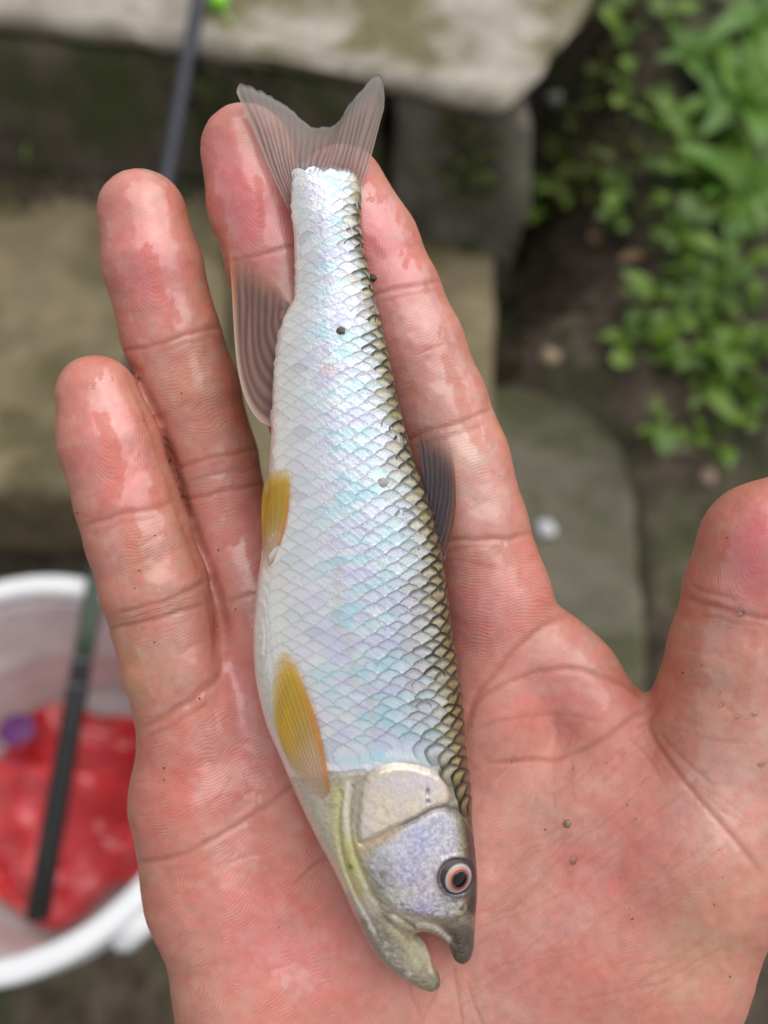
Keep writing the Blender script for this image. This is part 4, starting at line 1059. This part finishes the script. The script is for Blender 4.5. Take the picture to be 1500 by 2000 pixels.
o = obj('small_scales', mesh_np('small_scales', vv, qq, attrs={'col': np.clip(np.vstack([r[2] for r in rest]), 0, 1), 'pig': np.concatenate([r[3] for r in rest])}), SCALE, fish); o['kind'] = 'stuff'
print('scales', len(cand))

# ---- eye
def dome(name, c, nrm, r, h, mat, parent, r_in=0.0, lift=0.0, cols=None):
    nrm = np.array(nrm) / np.linalg.norm(nrm); t1 = np.cross([0, 1, 0], nrm); t1 /= np.linalg.norm(t1); t2 = np.cross(nrm, t1)
    nr_, na = 20, 64; vs = []; cl = []
    for i in range(nr_ + 1):
        rr = r_in + (r - r_in) * i / nr_
        for k in range(na):
            a = 2 * np.pi * k / na
            z = h * (1 - (rr / r) ** 2) + lift
            vs.append(np.array(c) + (t1 * math.cos(a) + t2 * math.sin(a)) * rr + nrm * z)
            if cols: cl.append(cols(rr / r, a))
    qd = [[i * na + k, i * na + (k + 1) % na, (i + 1) * na + (k + 1) % na, (i + 1) * na + k] for i in range(nr_) for k in range(na)]
    pv = L(np.array(vs)); cc = pv.mean(0)
    me_ = mesh_np(name, pv - cc, qd, attrs={'col': np.array(cl)} if cols else None)
    o = obj(name, me_, mat, parent); return o, cc
epx, epy = unappar(np.array([892.]), np.array([1713.])); ez = float(body_z(epx, epy)[0])
EC = toview(epx, epy, np.array([ez - 2]))[0]
EN = np.array([.42, -.05, 1.0])
n = N('wet_eye'); n.link(n.attr('col').outputs['Color'], n.p.inputs['Base Color']); n.set(Roughness=.35, Coat_Weight=.3, Coat_Roughness=.06, Metallic=.1)
n.link(n.bump(n.noise(2000, 2), .2, .0001), n.p.inputs['Normal']); EYE = n.m
def eyecol(r, a): return (.035, .028, .032)
eye, c0 = dome('eye', EC, EN, 38, 11, EYE, fish, cols=eyecol); eye.location = c0
ir_rng = np.random.RandomState(2)
def iriscol(r, a):
    k = .5 + .5 * math.sin(a + 2.2); nz = .9 + .2 * ir_rng.rand()
    if r < .66: c_ = np.array([.20, .07, .05])
    elif r < .70 + .09 * (1 - k): c_ = np.array([.62, .24, .11]) * (.5 + .6 * (1 - k))
    elif r < .82: c_ = np.array([.34, .24, .28])
    else: c_ = np.array([.40, .36, .50]) * k + np.array([.50, .42, .38]) * (1 - k)
    c_ = c_ * (1 - .75 * float(sm(.88, 1.0, np.array(r))))
    return tuple(np.clip(c_ * nz, 0, 1))
iris, c1 = dome('iris', EC + EN / np.linalg.norm(EN) * 6.5, EN, 28, 8, EYE, eye, r_in=14, cols=iriscol); iris.location = c1 - c0
pup, c2 = dome('pupil', EC + EN / np.linalg.norm(EN) * 11.2, EN, 17.6, 3.6, simple('pupil_black', (.003, .003, .004), .12), eye); pup.location = c2 - c0

# ---- fins
def fin_mat(name):
    n = N(name); c_ = n.attr('col').outputs['Color']; n.link(c_, n.p.inputs['Base Color']); n.set(Roughness=.42, Coat_Weight=.15, Coat_Roughness=.2)
    n.link(n.bump(n.noise(700, 3), .3, .0002), n.p.inputs['Normal'])
    tl = n.add('ShaderNodeBsdfTranslucent'); n.link(c_, tl.inputs[0]); m1 = n.add('ShaderNodeMixShader'); m1.inputs[0].default_value = .35
    n.link(n.p.outputs[0], m1.inputs[1]); n.link(tl.outputs[0], m1.inputs[2])
    tp = n.add('ShaderNodeBsdfTransparent'); m2 = n.add('ShaderNodeMixShader')
    n.link(n.attr('alpha').outputs['Fac'], m2.inputs[0]); n.link(tp.outputs[0], m2.inputs[1]); n.link(m1.outputs[0], m2.inputs[2]); n.link(m2.outputs[0], n.out.inputs[0])
    return n.m
FIN = fin_mat('fin_membrane')
def fin(name, Bp, Op, rays, zb, zo, colf, bow=None, nv=30, ripple=1.6, thick=1.2, vexp=1.0, onbody=None, wobble=.03):
    nu = rays * 6 + 1
    u = np.linspace(0, 1, nu); v = np.linspace(0, 1, nv)
    b = along(Bp, u); o2 = along(chaikin(Op, 2, False), u)
    U, Vv = np.meshgrid(u, v, indexing='ij')
    px = b[:, None, 0] + (o2[:, None, 0] - b[:, None, 0]) * Vv; py = b[:, None, 1] + (o2[:, None, 1] - b[:, None, 1]) * Vv
    if bow is not None:
        bx_, by_ = bow(U, Vv); px = px + bx_; py = py + by_
    wv = (fbm(U * rays * .7 + 2, Vv * 3, 31, 2) - .5) * wobble
    ray = (.5 + .5 * np.cos(2 * np.pi * rays * (U + wv))) * (.55 + .6 * fbm(U * rays * .5, Vv * 2 + 7, 13, 2))
    ray = np.clip(ray, 0, 1)
    zb_ = zb(U) if callable(zb) else zb; zo_ = zo(U, Vv) if callable(zo) else zo
    z = zb_ + (zo_ - zb_) * Vv ** vexp + ripple * ray * (1 - .6 * Vv) + (fbm(U * 5, Vv * 3, 5, 2) - .5) * 5 * Vv
    # frayed outer margin
    py = py + (fbm(U * 40, Vv * 0 + 3, 2, 2) - .5) * 7 * sm(.85, 1, Vv)
    if onbody is not None:
        qx, qy = unappar(px, py); z = ZF + body_z(qx, qy) + onbody(U, Vv) + ripple * ray * (1 - .5 * Vv)
    k = 1 - z / FPX
    T = np.stack([(px - 750) * k, (1000 - py) * k, z], -1)
    tk = thick * (1.15 - Vv)
    top_ = T.copy(); bot = T.copy(); bot[..., 2] -= tk
    col, al = colf(U, Vv, ray, px, py)
    nverts = nu * nv
    ia, ja = np.meshgrid(np.arange(nu - 1), np.arange(nv - 1), indexing='ij')
    qt = np.stack([ia * nv + ja, ia * nv + ja + 1, (ia + 1) * nv + ja + 1, (ia + 1) * nv + ja], -1).reshape(-1, 4)
    loop = np.r_[np.arange(nv), np.arange(1, nu) * nv + nv - 1, (nu - 1) * nv + np.arange(nv - 2, -1, -1), np.arange(nu - 2, 0, -1) * nv]
    nx_ = np.roll(loop, -1)
    qs = np.stack([loop, nx_, nx_ + nverts, loop + nverts], 1)
    vs = np.vstack([top_.reshape(-1, 3), bot.reshape(-1, 3)])
    cc = np.vstack([col.reshape(-1, 3)] * 2); aa_ = np.r_[al.ravel(), al.ravel() * .35]
    pv = L(vs); c_ = pv.mean(0)
    o = obj(name, mesh_np(name, pv - c_, np.vstack([qt, qt[:, ::-1] + nverts, qs]), attrs={'col': np.clip(cc, 0, 1), 'alpha': np.clip(aa_, 0, 1)}), FIN, fish); o.location = c_
    return o
def mixc(a, b, t): return np.array(a) * (1 - t[..., None]) + np.array(b) * t[..., None]
def c_tail(U, Vv, ray, px, py):
    c_ = mixc((.50, .37, .34), (.12, .09, .09), ray ** 2 * (1 - sm(.55, 1, Vv)) * .9); g = sm(.6, 1, Vv); c_ = c_ * (1 - g[..., None]) + mixc((.36, .345, .32), (.27, .25, .24), ray) * g[..., None]
    ed_ = np.maximum(1 - sm(0, .05, U), sm(.95, 1, U)); c_ = c_ * (1 - .5 * ed_[..., None]) + np.array([.62, .46, .40]) * .5 * ed_[..., None]
    return c_, (.15 + .85 * sm(0, .22, Vv)) * 1.0 * (.62 + .33 * ray ** 2 * (1 - .5 * Vv) + .2 * sm(.9, 1, Vv))
fin('caudal_fin', [(567, 420), (569, 385), (575, 356), (592, 342), (618, 338), (646, 342), (674, 350), (692, 362), (706, 380)],
    [(462, 182), (464, 166), (474, 161), (515, 180), (558, 204), (590, 234), (608, 247), (630, 250), (652, 249), (664, 237), (674, 214), (703, 180), (728, 150), (738, 144), (747, 150), (752, 190), (750, 210)], 24, lambda U: 60 + 13 * np.sin(np.pi * np.clip(U, 0, 1)), lambda U, Vv: 46 + 10 * np.cos(U * 9), c_tail)
def c_anal(U, Vv, ray, px, py):
    c_ = mixc((.34, .19, .155), (.13, .08, .075), (1 - ray) * .75) * (.65 + .7 * fbm(U * 4, Vv * 3, 17, 3))[..., None]; lead = 1 - sm(.0, .10, U); c_ = c_ * (1 - lead[..., None]) + mixc((.66, .47, .40), (.55, .26, .06), sm(.35, .9, Vv)) * lead[..., None]
    c_ = c_ * (1 - .5 * sm(.7, 1, Vv)[..., None]) + np.array([.58, .30, .18]) * .5 * sm(.7, 1, Vv)[..., None]
    return c_, (.92 - .22 * (1 - ray) * Vv) * (1 - .75 * sm(.72, 1, Vv))
fin('anal_fin', [(533, 836), (534, 790), (536, 740), (544, 690), (553, 640), (572, 606)], [(446, 478), (462, 480), (485, 500), (520, 535), (548, 565), (566, 592)], 8, lambda U: 58 + 0 * U, lambda U, Vv: np.interp(U, [0, 1], [34, 55]), c_anal,
    bow=lambda U, Vv: (-46 * (1 - U) ** 1.2 * np.sin(np.pi * Vv ** .55) ** 1.0 * (1 - .35 * Vv), 0 * Vv), ripple=1.4, thick=2, wobble=.06)
def c_yel(U, Vv, ray, px, py):
    c_ = mixc((.74, .52, .38), (.84, .52, .035), sm(.15, .70, Vv)); c_ = c_ * (1 - .22 * ray[..., None] ** 2) + np.array([.50, .30, .05]) * .22 * ray[..., None] ** 2; sg = (sm(.5, .68, fbm(U * 3, Vv * 5, 88, 3)) * sm(.3, .5, Vv) * .45)[..., None]; c_ = c_ * (1 - sg) + np.array([.52, .36, .06]) * sg
    r_ = sm(.72, .95, U)[..., None] * (1 - sm(.75, 1, Vv))[..., None]; c_ = c_ * (1 - r_ * .8) + np.array([.80, .33, .05]) * r_ * .8
    c_ = c_ * (1 - .4 * sm(.85, 1, Vv)[..., None]) + np.array([.88, .72, .16]) * .4 * sm(.85, 1, Vv)[..., None]
    return c_, .08 + .72 * sm(.02, .55, Vv + .40 * U) * (1 - .75 * sm(.82, 1, Vv)) * (1 - .5 * (1 - sm(0, .12, U)))
fin('pelvic_fin', [(513, 1108), (520, 1112), (532, 1100)], [(510, 1000), (512, 960), (518, 936), (528, 922), (545, 915), (566, 922), (565, 945)], 9, 82, lambda U, Vv: 84 + 22 * U, c_yel, ripple=1.4, thick=2.5, onbody=lambda U, Vv: 2 + 9 * Vv,
    bow=lambda U, Vv: (10 * U * np.sin(np.pi * Vv), 0 * Vv))
fin('pectoral_fin', [(613, 1562), (628, 1566), (643, 1548)], [(533, 1400), (530, 1352), (535, 1308), (545, 1278), (554, 1271), (566, 1280), (580, 1308)], 13, 92, lambda U, Vv: 92 + 34 * U, c_yel, ripple=1.6, thick=3, onbody=lambda U, Vv: 2 + 10 * np.sin(np.pi * Vv * .6),
    bow=lambda U, Vv: ((12 * U - 14 * (1 - U)) * np.sin(np.pi * Vv), 0 * Vv))
def c_dors(U, Vv, ray, px, py):
    c_ = mixc((.05, .042, .055), (.16, .06, .045), sm(.5, 1, Vv)); lead = 1 - sm(0, .3, U); c_ = c_ * (1 - lead[..., None] * .8) + np.array([.24, .09, .06]) * .8 * lead[..., None]
    c_ = c_ * (.6 + .6 * ray[..., None]); return c_, (.96 - .2 * (1 - ray)) * (1 - .85 * sm(.6, 1, Vv))
fin('dorsal_fin', [(868, 1098), (860, 1060), (848, 1010), (830, 955)], [(884, 880), (876, 858), (858, 842), (835, 830), (812, 836)], 8, 55, lambda U, Vv: np.interp(U, [0, 1], [26, 40]), c_dors, ripple=3, thick=2, wobble=.07,
    bow=lambda U, Vv: (14 * (1 - U) * np.sin(np.pi * Vv), 0 * Vv))

# ------------------------------------------------------------------ grit and crumbs
def crumb(name, px, py, z, r, col, label, cat, seed=0):
    c_ = V(px, py, z); bm = bmesh.new(); bmesh.ops.create_icosphere(bm, subdivisions=3, radius=r * S)
    for v in bm.verts: v.co *= 1 + .35 * mnoise.noise(v.co / (r * S) * 1.3 + Vector((seed, 2, 0)))
    for v in bm.verts: v.co.z *= .5; v.co.x *= 1.2
    o = bm_obj(name, bm, simple(name + '_mat', col, .5, .4, 3000)); o.matrix_world = view_matrix(c_); tag(o, label, cat); return o
def flank_z(px, py):
    a_, b_ = unappar(np.array([float(px)]), np.array([float(py)])); return ZF + float(body_z(a_, b_)[0])
crumb('grit_grain', 666, 646, flank_z(666, 646) + 4, 7, (.09, .08, .05), 'dark grit grain stuck on the fish flank near the anal fin', 'grit', 1)
crumb('grit_grain', 748, 942, flank_z(748, 942) + 4, 8, (.42, .38, .33), 'grey grit grain on the fish flank beside the dorsal fin', 'grit', 2)
crumb('grit_grain', 727, 543, skin_z(727, 543) + 2, 7, (.03, .025, .02), 'black grit grain wedged between fish back and index finger', 'grit', 3)
crumb('dirt_crumb', 1110, 1610, skin_z(1110, 1610) - 3, 8, (.24, .17, .09), 'small tan dirt crumb on the ball of the thumb', 'dirt', 4)
bm = bmesh.new(); rr = random.Random(11)
spots = [(1400, 1265), (1370, 1300), (1355, 1270), (1395, 1215), (1420, 1050), (1455, 1015), (1440, 1030), (976, 930), (905, 990), (1230, 1775), (1235, 1795), (1210, 1715), (1225, 1572), (1065, 1620), (600, 185), (460, 1190), (230, 700), (432, 1250), (430, 1232), (250, 900), (840, 1915), (830, 1880), (1120, 1500), (1185, 1490), (1100, 1275), (570, 545), (320, 1500), (505, 1640), (545, 1640)]
spots += [(rr.uniform(150, 1450), rr.uniform(750, 1950)) for _ in range(45)]
for px, py in spots:
    if 480 < px < 940 and py < 1940 and not (py > 1700 and px < 640): continue
    m = (np.abs(hx - px) < 6) & (np.abs(hy - py) < 6) & (NO[:, 2] > .3)
    if not m.any(): continue
    z = float(HP[m][:, 2].max()); p_ = (V(px, py, z) - ORG) * S; r_ = rr.choice([.7, .9, 1.1, 1.5]) * S
    bmesh.ops.create_icosphere(bm, subdivisions=1, radius=1, matrix=Matrix.Translation(p_) @ Matrix.Rotation(rr.random() * 6, 4, 'Z') @ Matrix.Diagonal((r_ * rr.uniform(.9, 2.6), r_, r_ * .6, 1)))
o = bm_obj('fine_grit', bm, simple('fine_grit_mat', (.07, .045, .03), .6, .5, 900)); o.matrix_world = view_matrix(ORG)
tag(o, 'fine dark grit specks scattered over the wet palm and fingers', 'grit', kind='stuff')
# water droplets on the thumb side
bm = bmesh.new()
for px, py, r_ in [(1448, 1193, 8), (1122, 1682, 9), (1385, 1330, 4), (1405, 1352, 4), (1410, 1375, 5), (1440, 1400, 4), (1488, 1492, 6), (1475, 1395, 5), (1395, 1310, 3), (1418, 1405, 3), (1325, 1440, 3)]:
    z = skin_z(px, py); p_ = (V(px, py, z - r_ * .15) - ORG) * S
    bmesh.ops.create_uvsphere(bm, u_segments=16, v_segments=10, radius=1, matrix=Matrix.Translation(p_) @ Matrix.Rotation(px, 4, 'Z') @ Matrix.Diagonal((r_ * S * .8, r_ * S * 1.2, r_ * S * .22, 1)))
n = N('water'); n.set(Roughness=.02); n.p.inputs['Base Color'].default_value = (.9, .9, .9, 1)
fr_ = n.add('ShaderNodeFresnel'); fr_.inputs[0].default_value = 1.33; gl_ = n.add('ShaderNodeBsdfGlossy'); gl_.inputs['Roughness'].default_value = .03
tp_ = n.add('ShaderNodeBsdfTransparent'); mx_ = n.add('ShaderNodeMixShader')
n.link(n.math('MULTIPLY_ADD', fr_.outputs[0], 1.0, .02), mx_.inputs[0]); n.link(tp_.outputs[0], mx_.inputs[1]); n.link(gl_.outputs[0], mx_.inputs[2]); n.link(mx_.outputs[0], n.out.inputs[0])
o = bm_obj('water_droplets', bm, n.m); o.matrix_world = view_matrix(ORG)
tag(o, 'clear water droplets beaded on the thumb and its ball', 'water', kind='stuff')
